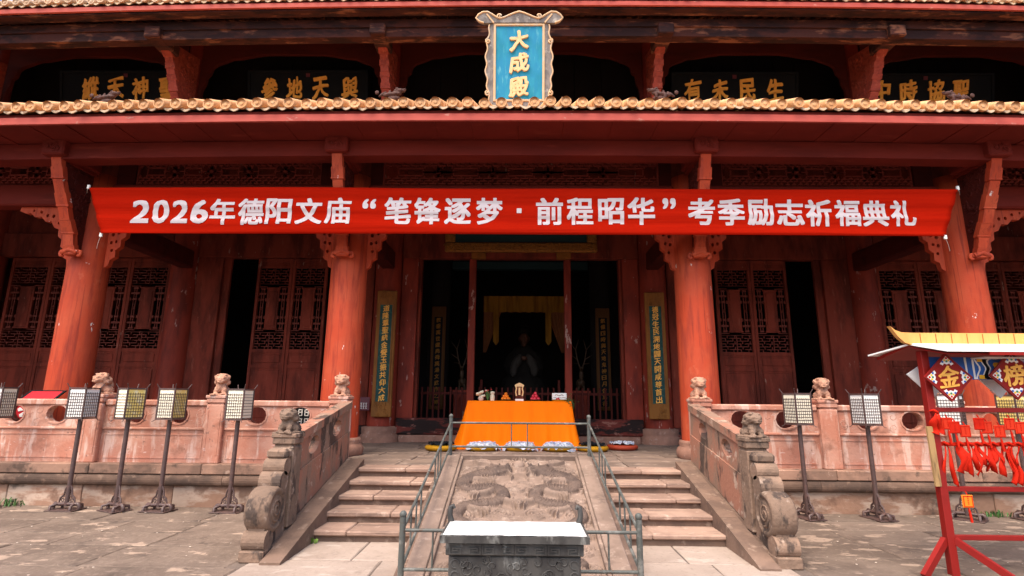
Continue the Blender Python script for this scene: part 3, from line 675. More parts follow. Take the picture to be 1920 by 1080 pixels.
# ---- lattice frieze above the tie beams
def bars_lattice(W_, H_, per, m, name, bar=.024, dep=.03, seed=1, cell=.085):
    """carved fretwork: broken key bars, framed slots and flower knots, all real bars in one mesh"""
    q = random.Random(seed); mb = MB(); d = dep/2
    def h(x0, x1, z): mb.box(x0, x1, -d, d, z-bar/2, z+bar/2)
    def v(x, z0, z1): mb.box(x-bar/2, x+bar/2, -d*.8, d*.8, z0, z1)
    mb.box(-W_/2, W_/2, -d*1.3, d*1.3, H_-.03, H_); mb.box(-W_/2, W_/2, -d*1.3, d*1.3, 0, .03)
    for x in (-W_/2+.015, W_/2-.015): mb.box(x-.015, x+.015, -d*1.2, d*1.2, .03, H_-.03)
    n = max(1, round(W_/per)); p = W_/n
    for i in range(n):
        xc = -W_/2+p*(i+.5)
        sw, sh = p*.20, H_*.085                                  # slot
        for z in (H_/2-sh-bar, H_/2+sh+bar): h(xc-sw-bar, xc+sw+bar, z)
        for x in (xc-sw-bar, xc+sw+bar): v(x, H_/2-sh, H_/2+sh)
        nz = max(2, round(H_/2/cell)-1)
        for side in (-1, 1):
            for r_ in range(1, nz+1):
                z = H_/2+side*(sh+bar+(H_/2-sh-.03)*r_/(nz+1))
                z0 = H_/2+side*(sh+bar+(H_/2-sh-.03)*(r_-1)/(nz+1))
                off = (.0 if r_ % 2 else .5)
                m_ = 6
                for k in range(m_):
                    a = xc-p/2+p*(k+off)/m_
                    h(a+.012, min(a+p/m_-.03, xc+p/2-.01), z)
                    v(a+p/m_*.5, min(z, z0), max(z, z0))
        for k in (-1, 1):                                        # flower knots between the slots
            xx = xc+k*p/2
            if abs(xx) < W_/2-.1 or k == 1 and i < n-1:
                mb.box(xx-.045, xx+.045, -d*1.5, d*1.5, H_/2-.045, H_/2+.045, .02)
                for dx, dz in ((.07, 0), (-.07, 0), (0, .07), (0, -.07)): mb.box(xx+dx-.022, xx+dx+.022, -d*1.2, d*1.2, H_/2+dz-.022, H_/2+dz+.022)
                h(xx-p*.3, xx+p*.3, H_/2+.0)
    return mb.mesh(name, m)
bays = [(-12.9, -8.08), (-8.08, -3.17), (-3.17, 3.17), (3.17, 8.08), (8.08, 12.9)]
fr_side = bars_lattice(3.6, .60, .75, M_frieze, 'frieze_lattice'); fr_mid = bars_lattice(5.28, .60, 1.06, M_frieze, 'frieze_lattice')
for (a, b_) in bays:
    xm = (a+b_)/2; wd = b_-a
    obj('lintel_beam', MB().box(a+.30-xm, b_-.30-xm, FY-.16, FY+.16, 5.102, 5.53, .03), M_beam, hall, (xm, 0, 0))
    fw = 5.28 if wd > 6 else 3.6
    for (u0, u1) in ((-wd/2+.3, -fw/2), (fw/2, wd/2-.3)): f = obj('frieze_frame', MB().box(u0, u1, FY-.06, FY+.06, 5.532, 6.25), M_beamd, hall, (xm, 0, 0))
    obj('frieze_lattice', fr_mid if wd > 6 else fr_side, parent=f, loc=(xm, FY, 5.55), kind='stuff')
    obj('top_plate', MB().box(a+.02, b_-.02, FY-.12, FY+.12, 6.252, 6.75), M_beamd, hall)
# ---- lower eave
lroof = obj('lower_roof', MB().prism([(8.0, 6.10), (12.5, 8.35), (12.5, 8.25), (8.03, 6.02)], -13.6, 13.6, 'YZ'), M_beamd, hall)
def bowed_strip(y0, y1, z0, z1, m, name, parent, k=.0012, n=40, X=13.6):
    mb = MB(); vs_ = []; fs = []
    for i in range(n+1):
        x = -X+2*X*i/n; b_ = bow(x, k); vs_ += [(x, y0, z0+b_), (x, y1, z0+b_), (x, y1, z1+b_), (x, y0, z1+b_)]
    for i in range(n):
        for j in range(4): fs.append((i*4+j, i*4+(j+1) % 4, i*4+4+(j+1) % 4, i*4+4+j))
    fs += [(0, 1, 2, 3), (n*4+3, n*4+2, n*4+1, n*4)]
    return obj(name, mb.add(vs_, fs), m, parent)
bowed_strip(7.955, 8.0, 5.982, 6.10, M_fascia, 'fascia_board', lroof)
bowed_strip(7.985, 8.06, 6.102, 6.165, M_beam, 'tile_batten', lroof)
bowed_strip(8.62, 8.92, 5.69, 5.97, M_beam, 'eave_purlin', hall)
x = -13.4; q = random.Random(21)
while x < 13.3:                                                # soffit planks
    w_ = q.uniform(.55, .8)
    obj('soffit_board', MB().box(-w_/2+.002, w_/2-.002, 8.002, 8.85, 0, .03), M_beam, lroof, (x+w_/2, 0, 5.985+bow(x+w_/2)+q.uniform(-.002, .002))); x += w_
def roof_tiles(parent, y0, z0, pitch, r_, span, k, length, slope, mt, md, seed):
    al = math.atan(slope); ca_, sa_ = math.cos(al), math.sin(al); n = 14
    tb = MB(); pts = []; rad = []
    L_ = 0
    while L_ < length:
        for (d, rr) in ((0, r_), (.30, r_*.965), (.302, r_*1.0)):
            pts.append((0, (L_+d)*ca_, (L_+d)*sa_)); rad.append(rr)
        L_ += .302
        if L_ > 1.6: break
    pts.append((0, length*ca_, length*sa_)); rad.append(r_*.97)
    tb.tube(pts, rad, n, cap=False)
    # round end: rim, recess and a boss
    prof = [(r_*1.06, .03), (r_*1.08, -.004), (r_*.98, -.014), (r_*.82, -.012), (r_*.78, .0), (r_*.42, -.004), (r_*.30, -.014), (.0, -.016)]
    e = MB().lathe(prof, (0, 0, 0), n, False, 'Y'); tb.add([(a, b_, c) for a, b_, c in e.v], e.f)
    tm = tb.mesh('roof_tile', mt)
    w_ = pitch-r_*1.25; dm = MB()
    lip = [(-w_/2-.03, .04), (-w_/2-.015, .005), (-w_*.34, -.022), (-w_*.14, -.038), (0, -.044), (w_*.14, -.038), (w_*.34, -.022), (w_/2+.015, .005), (w_/2+.03, .04), (w_*.28, .008), (0, -.006), (-w_*.28, .008)]
    dm.prism(lip, -.008, .008, 'XZ')
    for i in range(6):
        a0, a1 = PI+PI*i/6, PI+PI*(i+1)/6
        p = [(w_*.62*math.cos(a), .05+.055*math.sin(a)) for a in (a0, a1)]
        dm.add([(p[0][0], 0, p[0][1]), (p[1][0], 0, p[1][1]), (p[1][0], length*ca_, p[1][1]+length*sa_), (p[0][0], length*ca_, p[0][1]+length*sa_)], [(0, 1, 2, 3)])
    dme = dm.mesh('drip_tile', md)
    q = random.Random(seed); x = -span
    while x < span:
        z = z0+bow(x, k)
        o = obj('roof_tile', tm, parent=parent, loc=(x+q.uniform(-.012, .012), y0+q.uniform(-.025, .02), z+q.uniform(-.01, .01)), rot=(q.uniform(-.01, .01), q.uniform(-.012, .012), q.uniform(-.012, .012)))
        obj('drip_tile', dme, parent=parent, loc=(x+pitch/2+q.uniform(-.012, .012), y0+.03+q.uniform(-.02, .02), z-.062+q.uniform(-.008, .008)), rot=(0, q.uniform(-.06, .06), q.uniform(-.03, .03)))
        x += pitch
roof_tiles(lroof, 7.90, 6.262, .264, .086, 12.2, .0012, 4.9, .5, M_tile, M_drip, 2)
# ridge beasts crouching on the lower eave
beast = fuse([((0, 0, .05), (.20, .06, .05)), ((.17, 0, .11), (.07, .05, .05)), ((.25, 0, .12), (.05, .035, .022)), ((.24, 0, .085), (.04, .03, .014)), ((-.2, 0, .08), (.10, .03, .03), -.5, 'Y'), ((-.30, 0, .14), (.05, .02, .05)),
    ((.06, 0, .12), (.03, .015, .06), .5, 'Y'), ((-.05, 0, .11), (.03, .015, .055), .5, 'Y'), ((-.14, 0, .10), (.03, .015, .05), .5, 'Y'), ((.12, 0, .17), (.05, .015, .02), .6, 'Y'), ((.10, .05, .0), (.03, .02, .08)), ((-.08, .05, 0), (.03, .02, .08)), ((0, 0, -.05), (.16, .05, .06))], .012, M_beast, 'eave_beast', .006, 60)
for x, s in ((-7.15, 1), (-2.2, 1), (2.38, -1), (7.35, -1)):
    obj('eave_beast', beast, parent=lroof, loc=(x, 8.35, 6.64+bow(x)), rot=(0, -.15, 0 if s > 0 else PI)).scale = (.85, .85, .85)
# ---- upper tier
uroof = obj('upper_roof', MB().prism([(10.12, 9.97), (16.4, 13.2), (22.6, 10), (22.6, 9.9), (16.4, 13.05), (10.15, 9.88)], -14.5, 14.5, 'YZ'), M_old, hall)
bowed_strip(10.06, 10.11, 9.835, 9.935, M_fascia, 'fascia_board', uroof, .0014, 40, 14.5)
bowed_strip(10.09, 10.16, 9.937, 9.985, M_beam, 'tile_batten', uroof, .0014, 40, 14.5)
roof_tiles(uroof, 10.02, 10.07, .233, .077, 14.2, .0014, 7.0, .5, M_tileu, M_drip, 3)
raf = MB().box(-.045, .045, 0, 2.6, 0, .09); raf.v = [(a, b_*.894-c*.447, b_*.447+c*.894) for a, b_, c in raf.v]; raf = raf.mesh('rafter', M_old)
x = -12
while x < 12: obj('rafter', raf, parent=uroof, loc=(x, 10.2, 9.80+bow(x, .0014))); x += .233
bowed_strip(10.125, 10.34, 9.80, 9.83, M_old, 'eave_board', uroof, .0014, 40, 14.5)
bowed_strip(10.44, 10.72, 9.615, 9.80, M_old, 'upper_purlin', hall, .0012, 40, 14.5)
bowed_strip(10.48, 10.70, 9.40, 9.61, M_old, 'lower_purlin', hall, .0012, 40, 14.5)
UX = (3.2, 8.25, 13.2)
ustr_o = [(11.98, 8.2), (11.98, 9.95), (10.72, 9.62), (10.68, 9.46), (11.0, 9.41), (11.13, 9.2), (11.22, 9.0), (11.31, 8.84), (11.40, 8.65), (11.52, 8.42), (11.62, 8.2)]
ufront = [(10.72, 9.46), (10.92, 9.43), (11.02, 9.36), (11.10, 9.24), (11.15, 9.12), (11.20, 9.0), (11.26, 8.9), (11.31, 8.78), (11.36, 8.66), (11.43, 8.55), (11.5, 8.42), (11.57, 8.3), (11.62, 8.18)]
ustrut, ustre = strut_mesh(ustr_o, ufront, .22, M_redfade, 'bracket_strut', M_redfade)
ubend = MB().box(-.17, .17, 0, .75, 0, .26, .02).mesh('beam_end', M_old)
upost = MB().lathe([(.21, 0), (.2, 3.2)], n=20).mesh('upper_post', M_beam)
for X in UX:
    for s in (-1, 1):
        x = s*X
        us = obj('bracket_strut', ustrut, parent=hall, loc=(x*.985, 0, bow(x))); obj('carved_edge', ustre, parent=us, loc=(x*.985, 0, bow(x))); obj('beam_end', ubend, parent=hall, loc=(x*.985, 10.34, 9.39+bow(x)))
        obj('upper_post', upost, parent=hall, loc=(x, UY+.1, 7.9))
ub = [(-13.2, -8.25), (-8.25, -3.2), (-3.2, 3.2), (3.2, 8.25), (8.25, 13.2)]
half = [(0, 8.3), (.06, 8.8), (.10, 9.15), (.16, 9.28), (.18, 9.48), (.26, 9.56), (.30, 9.74), (.40, 9.82), (.60, 9.90), (.78, 9.98), (1.0, 10.0), (1.3, 10.06), (1.6, 10.11)]
for (a, b_) in ub:
    a += .19; b_ -= .19; d = bow(max(abs(a), abs(b_))*.6, .0016)
    pts = [(a, 10.72)]+[(a+u, z+d) for u, z in half]+[(b_-u, z+d) for u, z in reversed(half)]+[(b_, 10.72)]
    obj('arch_board', MB().prism(pts, UY-.04, UY+.05, 'XZ'), M_beamd, hall)
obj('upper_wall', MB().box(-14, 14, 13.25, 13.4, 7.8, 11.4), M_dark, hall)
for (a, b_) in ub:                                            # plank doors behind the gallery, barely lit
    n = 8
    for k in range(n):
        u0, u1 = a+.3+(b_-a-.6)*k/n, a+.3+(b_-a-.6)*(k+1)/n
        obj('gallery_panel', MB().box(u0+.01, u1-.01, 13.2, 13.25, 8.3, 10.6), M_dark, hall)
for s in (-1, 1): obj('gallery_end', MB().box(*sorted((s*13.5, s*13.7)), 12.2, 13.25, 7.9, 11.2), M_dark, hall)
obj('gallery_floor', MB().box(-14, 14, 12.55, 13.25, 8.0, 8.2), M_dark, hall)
# ---- inner colonnade and doors
icol = MB().lathe([(.345, 0), (.335, 2.5), (.325, 6.9)], n=32).mesh('inner_column', M_icol)
ipl = MB().lathe([(.47, -.02), (.48, .10), (.46, .16), (.44, .17), (.45, .22), (.45, .33), (.36, .35)], n=28).mesh('plinth', M_plinth)
for X in (3.2, 8.25, 13.2):
    for s in (-1, 1):
        c = obj('inner_column', icol, parent=hall, loc=(s*X, IY, TZ)); obj('plinth', ipl, parent=c, loc=(s*X, IY, TZ))
def part(name, m, *b_, parent=hall, bev=.0): return obj(name, MB().box(*b_, bev), m, parent)
part('door_lintel', M_door, -2.87, 2.87, IY-.13, IY+.10, 4.945, 5.60, bev=.015)
part('transom', M_door, -2.87, 2.87, IY-.05, IY+.10, 5.605, 7.6)
for s in (-1, 1):
    a, b_ = sorted((s*2.47, s*2.86)); part('door_jamb', M_icol, a, b_, IY-.12, IY+.10, .97, 4.942, bev=.012)
    a, b_ = sorted((s*2.40, s*2.468)); part('jamb_trim', M_door, a, b_, IY-.04, IY+.16, 1.14, 4.942, bev=.008)
    a, b_ = sorted((s*1.07, s*1.235)); part('mullion', M_icol, a, b_, IY-.06, IY+.10, 1.142, 4.942, bev=.01)
    for (u0, u1) in ((3.72, 4.72), (6.46, 7.3)): pass
part('threshold', M_thr, -2.84, 2.84, IY-.20, IY+.06, .765, 1.14, bev=.03)
part('sill_stone', M_plinth, -2.74, 2.74, IY-.24, IY+.4, .60, .762, bev=.01)
def leaf_lattice(W_, H_, seed=0):
    """openwork of one leaf with its solid tablet in the middle"""
    mb = MB(); d = .016; br = .017
    def h(x0, x1, z): mb.box(x0, x1, -d, d, z-br/2, z+br/2)
    def v(x, z0, z1): mb.box(x-br/2, x+br/2, -d*.85, d*.85, z0, z1)
    tw, t0, t1 = W_*.42, .50, H_-.52
    for (z0, z1) in ((0.0, t0-.10), (t1+.12, H_)):              # key fret above and below
        n = max(4, round((z1-z0)/.068)); dz = (z1-z0)/n
        v(0, z0, z1)
        for i in range(n+1):
            z = z0+dz*i
            k = 8
            for j in range(k):
                x0 = -W_/2+W_*j/k; x1 = x0+W_/k
                if (j+i*2) % 4 != 3: h(x0, x1, z)
                if (j+i) % 2 == 0 and i < n: v(x0+W_/k*(.5 if i % 2 else 1), z, z+dz)
    h(-W_/2, W_/2, t0-.10); h(-W_/2, W_/2, t1+.12)
    for s in (-1, 1):                                           # chains of slots beside the tablet
        xi, xo = s*(tw/2+.012), s*W_/2; xm = (xi+xo)/2
        v(xm-.028*s, t0-.02, t1+.02); v(xm+.028*s, t0-.02, t1+.02)
        for i, f in enumerate((.0, .13, .28, .5, .72, .87, 1.0)):
            z = t0+(t1-t0)*f
            ww = (.5, .9, .45, .30, .45, .9, .5)[i]*abs(xo-xi)/2
            mb.box(xm-ww, xm+ww, -d, d, z-.022, z+.022)
            if i in (2, 4):
                for u in (xi, xo): mb.box(u-.03, u+.03, -d, d, z-.04, z+.04, .012)
            if i == 3: mb.box(xm-.04, xm+.04, -d, d, z-.035, z+.035, .012)
        for z in (t0-.05, t1+.05): h(min(xi, xo)-.03, max(xi, xo), z)
    return mb
def make_leaf(W_):
    hh = 4.94-.96; zl, zh = 2.70-.96, 4.70-.96; st = .075; iw = W_-2*st-.01
    fr = MB()
    for s in (-1, 1): a, b_ = sorted((s*W_/2-s*.004, s*(W_/2-st))); fr.box(a, b_, -.035, .035, 0, hh-.01, .006)
    for (z0, z1) in ((0, .1), (1.30, 1.38), (1.66, zl), (zh, zh+.055), (hh-.09, hh-.012)): fr.box(-W_/2+st, W_/2-st, -.03, .03, z0, z1)
    ms = [('leaf_frame', fr.mesh('leaf_frame', M_door))]
    def pan(z0, z1, name):
        mb = MB().box(-W_/2+st, W_/2-st, -.008, .012, z0, z1); mb.box(-W_/2+st+.045, W_/2-st-.045, -.022, -.007, z0+.045, z1-.045, .012); return (name, mb.mesh(name, M_door))
    ms += [pan(.1, 1.30, 'lower_panel'), pan(1.38, 1.66, 'waist_panel'), pan(zh+.055, hh-.09, 'top_panel')]
    L_ = leaf_lattice(iw, zh-zl); L_.v = [(a, b_, c+zl) for a, b_, c in L_.v]; ms.append(('lattice', L_.mesh('lattice', M_latt)))
    tb = MB().box(-iw*.21, iw*.21, -.02, .02, zl+.50, zh-.52, .006); tb.box(-iw*.155, iw*.155, -.028, -.018, zl+.56, zh-.58, .008)
    tb.box(-iw*.24, iw*.24, -.03, .02, zl+.47, zl+.51, .006); tb.box(-iw*.24, iw*.24, -.03, .02, zh-.53, zh-.49, .006)
    ms.append(('tablet', tb.mesh('tablet', M_door)))
    return ms
leafA, leafB = make_leaf(.87), make_leaf(1.0)
for s in (-1, 1):
    for xc in (5.155, 6.025):
        lf = obj('door_leaf', leafA[0][1], parent=hall, loc=(s*xc, IY, .96))
        for (n_, me) in leafA[1:]: obj(n_, me, parent=lf, loc=(s*xc, IY, .96), kind='stuff' if n_ == 'lattice' else None)
    for k in range(4):
        xc = 9.12+k*1.0
        lf = obj('door_leaf', leafB[0][1], parent=hall, loc=(s*xc, IY, .96))
        for (n_, me) in leafB[1:]: obj(n_, me, parent=lf, loc=(s*xc, IY, .96), kind='stuff' if n_ == 'lattice' else None)
    for (a, b_) in ((3.54, 7.92), (8.58, 12.88)):
        u, v = sorted((s*a, s*b_)); part('door_lintel', M_door, u, v, IY-.12, IY+.10, 4.945, 5.55, bev=.015); part('transom', M_door, u, v, IY-.04, IY+.08, 5.555, 7.6)
        part('threshold', M_thr, u, v, IY-.16, IY+.06, .6, .955, bev=.02)
    for (a, b_) in ((3.54, 3.74), (7.30, 7.92)):
        u, v = sorted((s*a, s*b_)); part('door_jamb', M_door, u, v, IY-.10, IY+.08, .957, 4.942, bev=.01)
    u, v = sorted((s*7.12, s*7.298)); part('jamb_trim', M_door, u, v, IY-.03, IY+.05, .957, 4.942, bev=.01)
tl = bars_lattice(4.2, .5, .7, M_latt, 'transom_lattice')
for s in (-1, 1): obj('transom_lattice', tl, parent=hall, loc=(s*5.73, IY-.07, 5.62), kind='stuff')
obj('transom_lattice', bars_lattice(5.6, .5, .9, M_latt, 'transom_lattice'), parent=hall, loc=(0, IY-.08, 5.66), kind='stuff')
# ---- shell of the dark interior
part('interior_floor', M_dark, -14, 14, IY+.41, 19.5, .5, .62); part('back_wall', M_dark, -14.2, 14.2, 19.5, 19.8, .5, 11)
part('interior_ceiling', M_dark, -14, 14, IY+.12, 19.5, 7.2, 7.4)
for s in (-1, 1):
    u, v = sorted((s*13.75, s*14.0)); part('end_wall', M_icol, u, v, 9.8, 19.5, .5, 9.4)
for s in (-1, 1):
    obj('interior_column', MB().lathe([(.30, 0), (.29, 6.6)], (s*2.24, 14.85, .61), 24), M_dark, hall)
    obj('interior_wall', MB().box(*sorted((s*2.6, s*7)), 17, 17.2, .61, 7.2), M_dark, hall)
for k, z in enumerate((5.55, 5.25)):
    part('interior_beam', M_tealb, -1.95, 1.95, 15.0+.1*k, 15.3, z, z+.22)
# ================================================================== BANNER
BYY = 8.74
def bw(x, z): return .012*math.sin(z*21+x*.35)+.010*math.sin(x*1.1+z*3)+.022*math.sin(x*.42+1)+.004*math.sin(z*47+x*1.3)
def bedge(u):                                                  # left/right ends taper inwards below, middle sags little
    return 5.118+.022*math.sin(PI*u), 4.292+.022*math.sin(PI*u)
mb = MB(); nu, nv = 150, 16; vs_ = []; fs = []
for i in range(nu+1):
    u = i/nu; zt, zb = bedge(u); xt, xb = -7.50+14.92*u, -7.15+14.25*u
    for j in range(nv+1):
        v = j/nv; x = xt+(xb-xt)*v; z = zt+(zb-zt)*v; vs_.append((x, BYY+bw(x, z), z))
for i in range(nu):
    for j in range(nv): a = i*(nv+1)+j; fs.append((a, a+1, a+nv+2, a+nv+1))
banner = obj('banner', mb.add(vs_, fs, True), M_banner)
sol = banner.modifiers.new('thick', 'SOLIDIFY'); sol.thickness = .003; sol.offset = 1
tag(banner, 'long red cloth banner with white lettering strung across the hall front', 'banner')
BT = [('2', -6.52, 4.685, 0.314, 0.424), ('0', -6.18, 4.686, 0.286, 0.433), ('2', -5.84, 4.687, 0.286, 0.424), ('6', -5.51, 4.688, 0.305, 0.432), ('年', -5.11, 4.689, 0.441, 0.471), ('德', -4.62, 4.69, 0.442, 0.48), ('阳', -4.14, 4.701, 0.45, 0.47), ('文', -3.62, 4.703, 0.459, 0.48), ('庙', -3.12, 4.714, 0.449, 0.48), ('“', -2.59, 4.84, 0.229, 0.193), ('笔', -2.1, 4.717, 0.456, 0.488), ('锋', -1.59, 4.718, 0.455, 0.488), ('逐', -1.07, 4.72, 0.455, 0.478), ('梦', -0.53, 4.721, 0.454, 0.487), ('·', -0.02, 4.732, 0.082, 0.086), ('前', 0.5, 4.724, 0.462, 0.487), ('程', 1.02, 4.726, 0.452, 0.486), ('昭', 1.55, 4.727, 0.443, 0.467), ('华', 2.06, 4.729, 0.459, 0.486), ('”', 2.54, 4.863, 0.225, 0.191), ('考', 3.08, 4.722, 0.466, 0.475), ('季', 3.58, 4.714, 0.448, 0.474), ('励', 4.07, 4.715, 0.447, 0.474), ('志', 4.57, 4.707, 0.464, 0.464), ('祈', 5.05, 4.699, 0.446, 0.473), ('福', 5.53, 4.701, 0.427, 0.463), ('典', 5.99, 4.692, 0.436, 0.453), ('礼', 6.45, 4.694, 0.408, 0.452)]
for (ch, x, z, w_, h_) in BT:
    thin = ch in '“”·'
    if ch == '·': g = MB().box(-w_/2, w_/2, -.002, .002, -h_/2, h_/2)
    else: g = glyph(ch, w_, h_, .028 if not thin else .02, .001, 0, 3)
    bm = bmesh.new(); vv = [bm.verts.new(p) for p in g.v]
    for f in g.f:
        try: bm.faces.new([vv[i] for i in f])
        except ValueError: pass
    bmesh.ops.triangulate(bm, faces=bm.faces)
    for _ in range(4):
        es = [e for e in bm.edges if e.calc_length() > .05]
        if es: bmesh.ops.subdivide_edges(bm, edges=es, cuts=1); bmesh.ops.triangulate(bm, faces=bm.faces)
    for v in bm.verts: v.co.y += BYY-.0045+bw(v.co.x+x, v.co.z+z)
    me = bpy.data.meshes.new('lettering'); bmesh.ops.recalc_face_normals(bm, faces=bm.faces); bm.to_mesh(me); bm.free(); me.materials.append(M_letter)
    obj('lettering', me, parent=banner, loc=(x, 0, z))
for (x, z) in ((-7.52, 5.14), (-7.16, 4.27), (7.44, 5.15), (7.10, 4.28)):
    s = 1 if x > 0 else -1
    obj('corner_tab', MB().box(x-.022, x+.022, BYY-.02, BYY+.01, z-.035, z+.035, .004), M_white, banner)
    obj('tie_string', MB().tube([(x, BYY, z), (x+s*.28, BYY+.3, z+.07 if z > 5 else z-.05), (x+s*.5, 9.3, z+.1 if z > 5 else z-.08)], .004, 4), M_white, banner)
# ================================================================== NAME PLAQUE over the lower eave
def plaque_pt(x, z): return (x, 10.2-.33*(z/1.9), 7.44+z)       # leaning forward at the top
pq = thing('name_plaque', 'tall blue plaque with three gold characters in a scalloped grey frame', 'plaque', (-.04, 10.2, 7.44))
def pq_part(name, mb, m, parent=pq): mb.v = [(a-.04, 10.2-.17*c+b_, 7.44+c) for a, b_, c in mb.v]; return obj(name, mb, m, parent)
bw_, b0, b1 = .495, .20, 1.755
pq_part('board', MB().box(-bw_, bw_, -.02, .03, b0, b1), M_blue)
for (x0, x1, z0, z1) in ((-bw_-.035, -bw_+.012, b0-.03, b1+.03), (bw_-.012, bw_+.035, b0-.03, b1+.03), (-bw_+.0125, bw_-.0125, b0-.03, b0+.012), (-bw_+.0125, bw_-.0125, b1-.012, b1+.03)):
    pq_part('inner_moulding', MB().box(x0, x1, -.05, .02, z0, z1, .006), M_fedge)
side = [(.53, 1.80)]+[(.60+.085*math.sin(PI*min(1, t*1.0))+.018*math.sin(t*34), 1.80-t*1.68) for t in np.linspace(0.02, .98, 44)]+[(.72, .10), (.72, .0), (.60, -.0), (.53, .165)]
for s in (-1, 1):
    o_ = [(s*a, z) for a, z in side]
    pq_part('side_frame', MB().prism(o_, -.03, .03, 'XZ'), M_frame)
    pq_part('frame_edge', MB().tube([(s*a, -.035, z) for a, z in side[1:-1]], .017, 6), M_fedge)
    for z in (1.42, .34):
        pq_part('frame_curl', MB().tube([(s*(.645+(.012+.045*i/10)*math.cos(i*.75)), -.04, z+(.012+.045*i/10)*math.sin(i*.75)) for i in range(11)], .017, 6), M_fedge)
crown = [(0, 2.02), (.10, 1.99), (.20, 1.95), (.30, 1.905), (.40, 1.875), (.47, 1.90), (.56, 1.96), (.66, 2.015), (.76, 2.01), (.85, 1.955), (.90, 1.89), (.84, 1.82), (.74, 1.785), (.60, 1.79), (.45, 1.795)]
cr = crown+[(-a, z) for a, z in reversed(crown[1:])]
pq_part('crown_frame', MB().prism(cr, -.06, .0, 'XZ'), M_frame)
edge = [(-a, z) for a, z in reversed(crown[1:13])]+crown[:13]
pq_part('frame_edge', MB().tube([(a, -.065, z) for a, z in edge], .018, 6), M_fedge)
for s in (-1, 1): pq_part('frame_curl', MB().tube([(s*(.42+(.01+.045*i/10)*math.cos(2+i*.7)), -.07, 1.91+(.01+.045*i/10)*math.sin(2+i*.7)) for i in range(11)], .018, 6), M_fedge)
for s in (-1, 1): pq_part('frame_mitre', MB().bar((s*.53, -.055, 1.79), (s*.68, -.06, 1.97), .03, .03), M_fedge)
foot = [(-.53, .165), (.53, .165), (.60, .09), (.42, .06), (.34, .09), (.2, .05), (.0, .02), (-.2, .05), (-.34, .09), (-.42, .06), (-.60, .09)]
pq_part('foot_frame', MB().prism(foot, -.03, .03, 'XZ'), M_frame)
pq_part('frame_edge', MB().tube([(x, -.035, z) for x, z in foot[2:]], .016, 6), M_fedge)
for i, (ch, z) in enumerate((('大', 1.43), ('成', .96), ('殿', .46))):
    g = glyph(ch, .40, .40, .028, .03, .2, 4, i+1); pq_part('character', MB().add([(a, b_-.03, c+z) for a, b_, c in g.v], g.f), M_goldl)
# ================================================================== UPPER PLAQUES
def wide_plaque(x0, x1, z0, z1, chars, xs, lab, Y=12.36):
    p = thing('hanging_plaque', lab, 'plaque', ((x0+x1)/2, Y, z0), group='dark plaques in the upper gallery')
    tilt = .20
    def T(mb): mb.v = [(a, Y+.12-tilt*(c-z0)+b_, c) for a, b_, c in mb.v]; return mb
    obj('board', T(MB().box(x0, x1, -.02, .02, z0, z1)), M_black, p)
    for b_ in ((x0-.07, x0-.001, z0-.06, z1+.06), (x1+.001, x1+.07, z0-.06, z1+.06), (x0, x1, z0-.06, z0-.001), (x0, x1, z1+.001, z1+.06)):
        obj('frame', T(MB().box(b_[0], b_[1], -.05, .03, b_[2], b_[3], .008)), M_black, p)
    for i, (c, x) in enumerate(zip(chars, xs)):
        g = glyph(c, .42, .54, .024, .02, .2, 3, i+len(lab)); zc = (z0+z1)/2+.09
        obj('character', T(MB().add([(a+x, b_-.025, cc+zc) for a, b_, cc in g.v], g.f)), M_gold, p)
    obj('seal', T(MB().box((x0+x1)/2-.05, (x0+x1)/2+.05, -.03, -.018, z1-.10, z1-.01)), M_purple, p)
L4 = 'dark plaque with the gold characters %s in the upper gallery, %s'
wide_plaque(-11.75, -8.5, 8.72, 9.68, '縱天神聖', (-11.02, -10.37, -9.73, -9.03), L4 % ('縱天神聖', 'far left'))
wide_plaque(-6.9, -3.95, 8.72, 9.68, '參地天與', (-6.40, -5.76, -5.10, -4.35), L4 % ('參地天與', 'second from the left'))
wide_plaque(3.85, 6.9, 8.66, 9.62, '有未民生', (4.33, 5.01, 5.70, 6.39), L4 % ('有未民生', 'third from the left'))
wide_plaque(8.5, 11.75, 8.62, 9.58, '中時協聖', (9.03, 9.70, 10.38, 11.0), L4 % ('中時協聖', 'far right'))
# gilt framed plaque over the doors, its top behind the banner
gp = thing('gilt_plaque', 'dark teal plaque with a broad carved gilt frame above the central doorway', 'plaque', (.02, 12.55, 5.06))
def gbox(name, m, *b_, bev=0): return obj(name, MB().box(*b_, bev), m, gp)
gbox('board', M_tealb, -1.57, 1.61, 12.56, 12.60, 5.29, 6.3)
gbox('frame', M_gild, -1.82, 1.86, 12.50, 12.62, 5.05, 5.288, bev=.03); gbox('frame', M_gild, -1.82, -1.575, 12.50, 12.62, 5.29, 6.3, bev=.03); gbox('frame', M_gild, 1.615, 1.86, 12.50, 12.62, 5.29, 6.3, bev=.03); gbox('frame', M_gild, -1.82, 1.86, 12.50, 12.62, 6.302, 6.5, bev=.03)
fc = MB(); q = random.Random(5)
for i in range(64):
    cx = -1.78+3.6*i/63; t0 = q.uniform(0, 6); cz = 5.17+q.uniform(-.05, .05)
    fc.tube([(cx+(.015+.05*k/7)*math.cos(t0+k*.8), 12.495, cz+(.015+.05*k/7)*math.sin(t0+k*.8)) for k in range(8)], .013, 5)
fc.ball((.0, 12.49, 5.17), .05); obj('frame_carving', fc, M_gild, gp)
for x in (-1.0, 1.05): gbox('cleat', M_ochre, x-.17, x+.17, 12.55, 12.71, 4.90, 5.045, bev=.01)
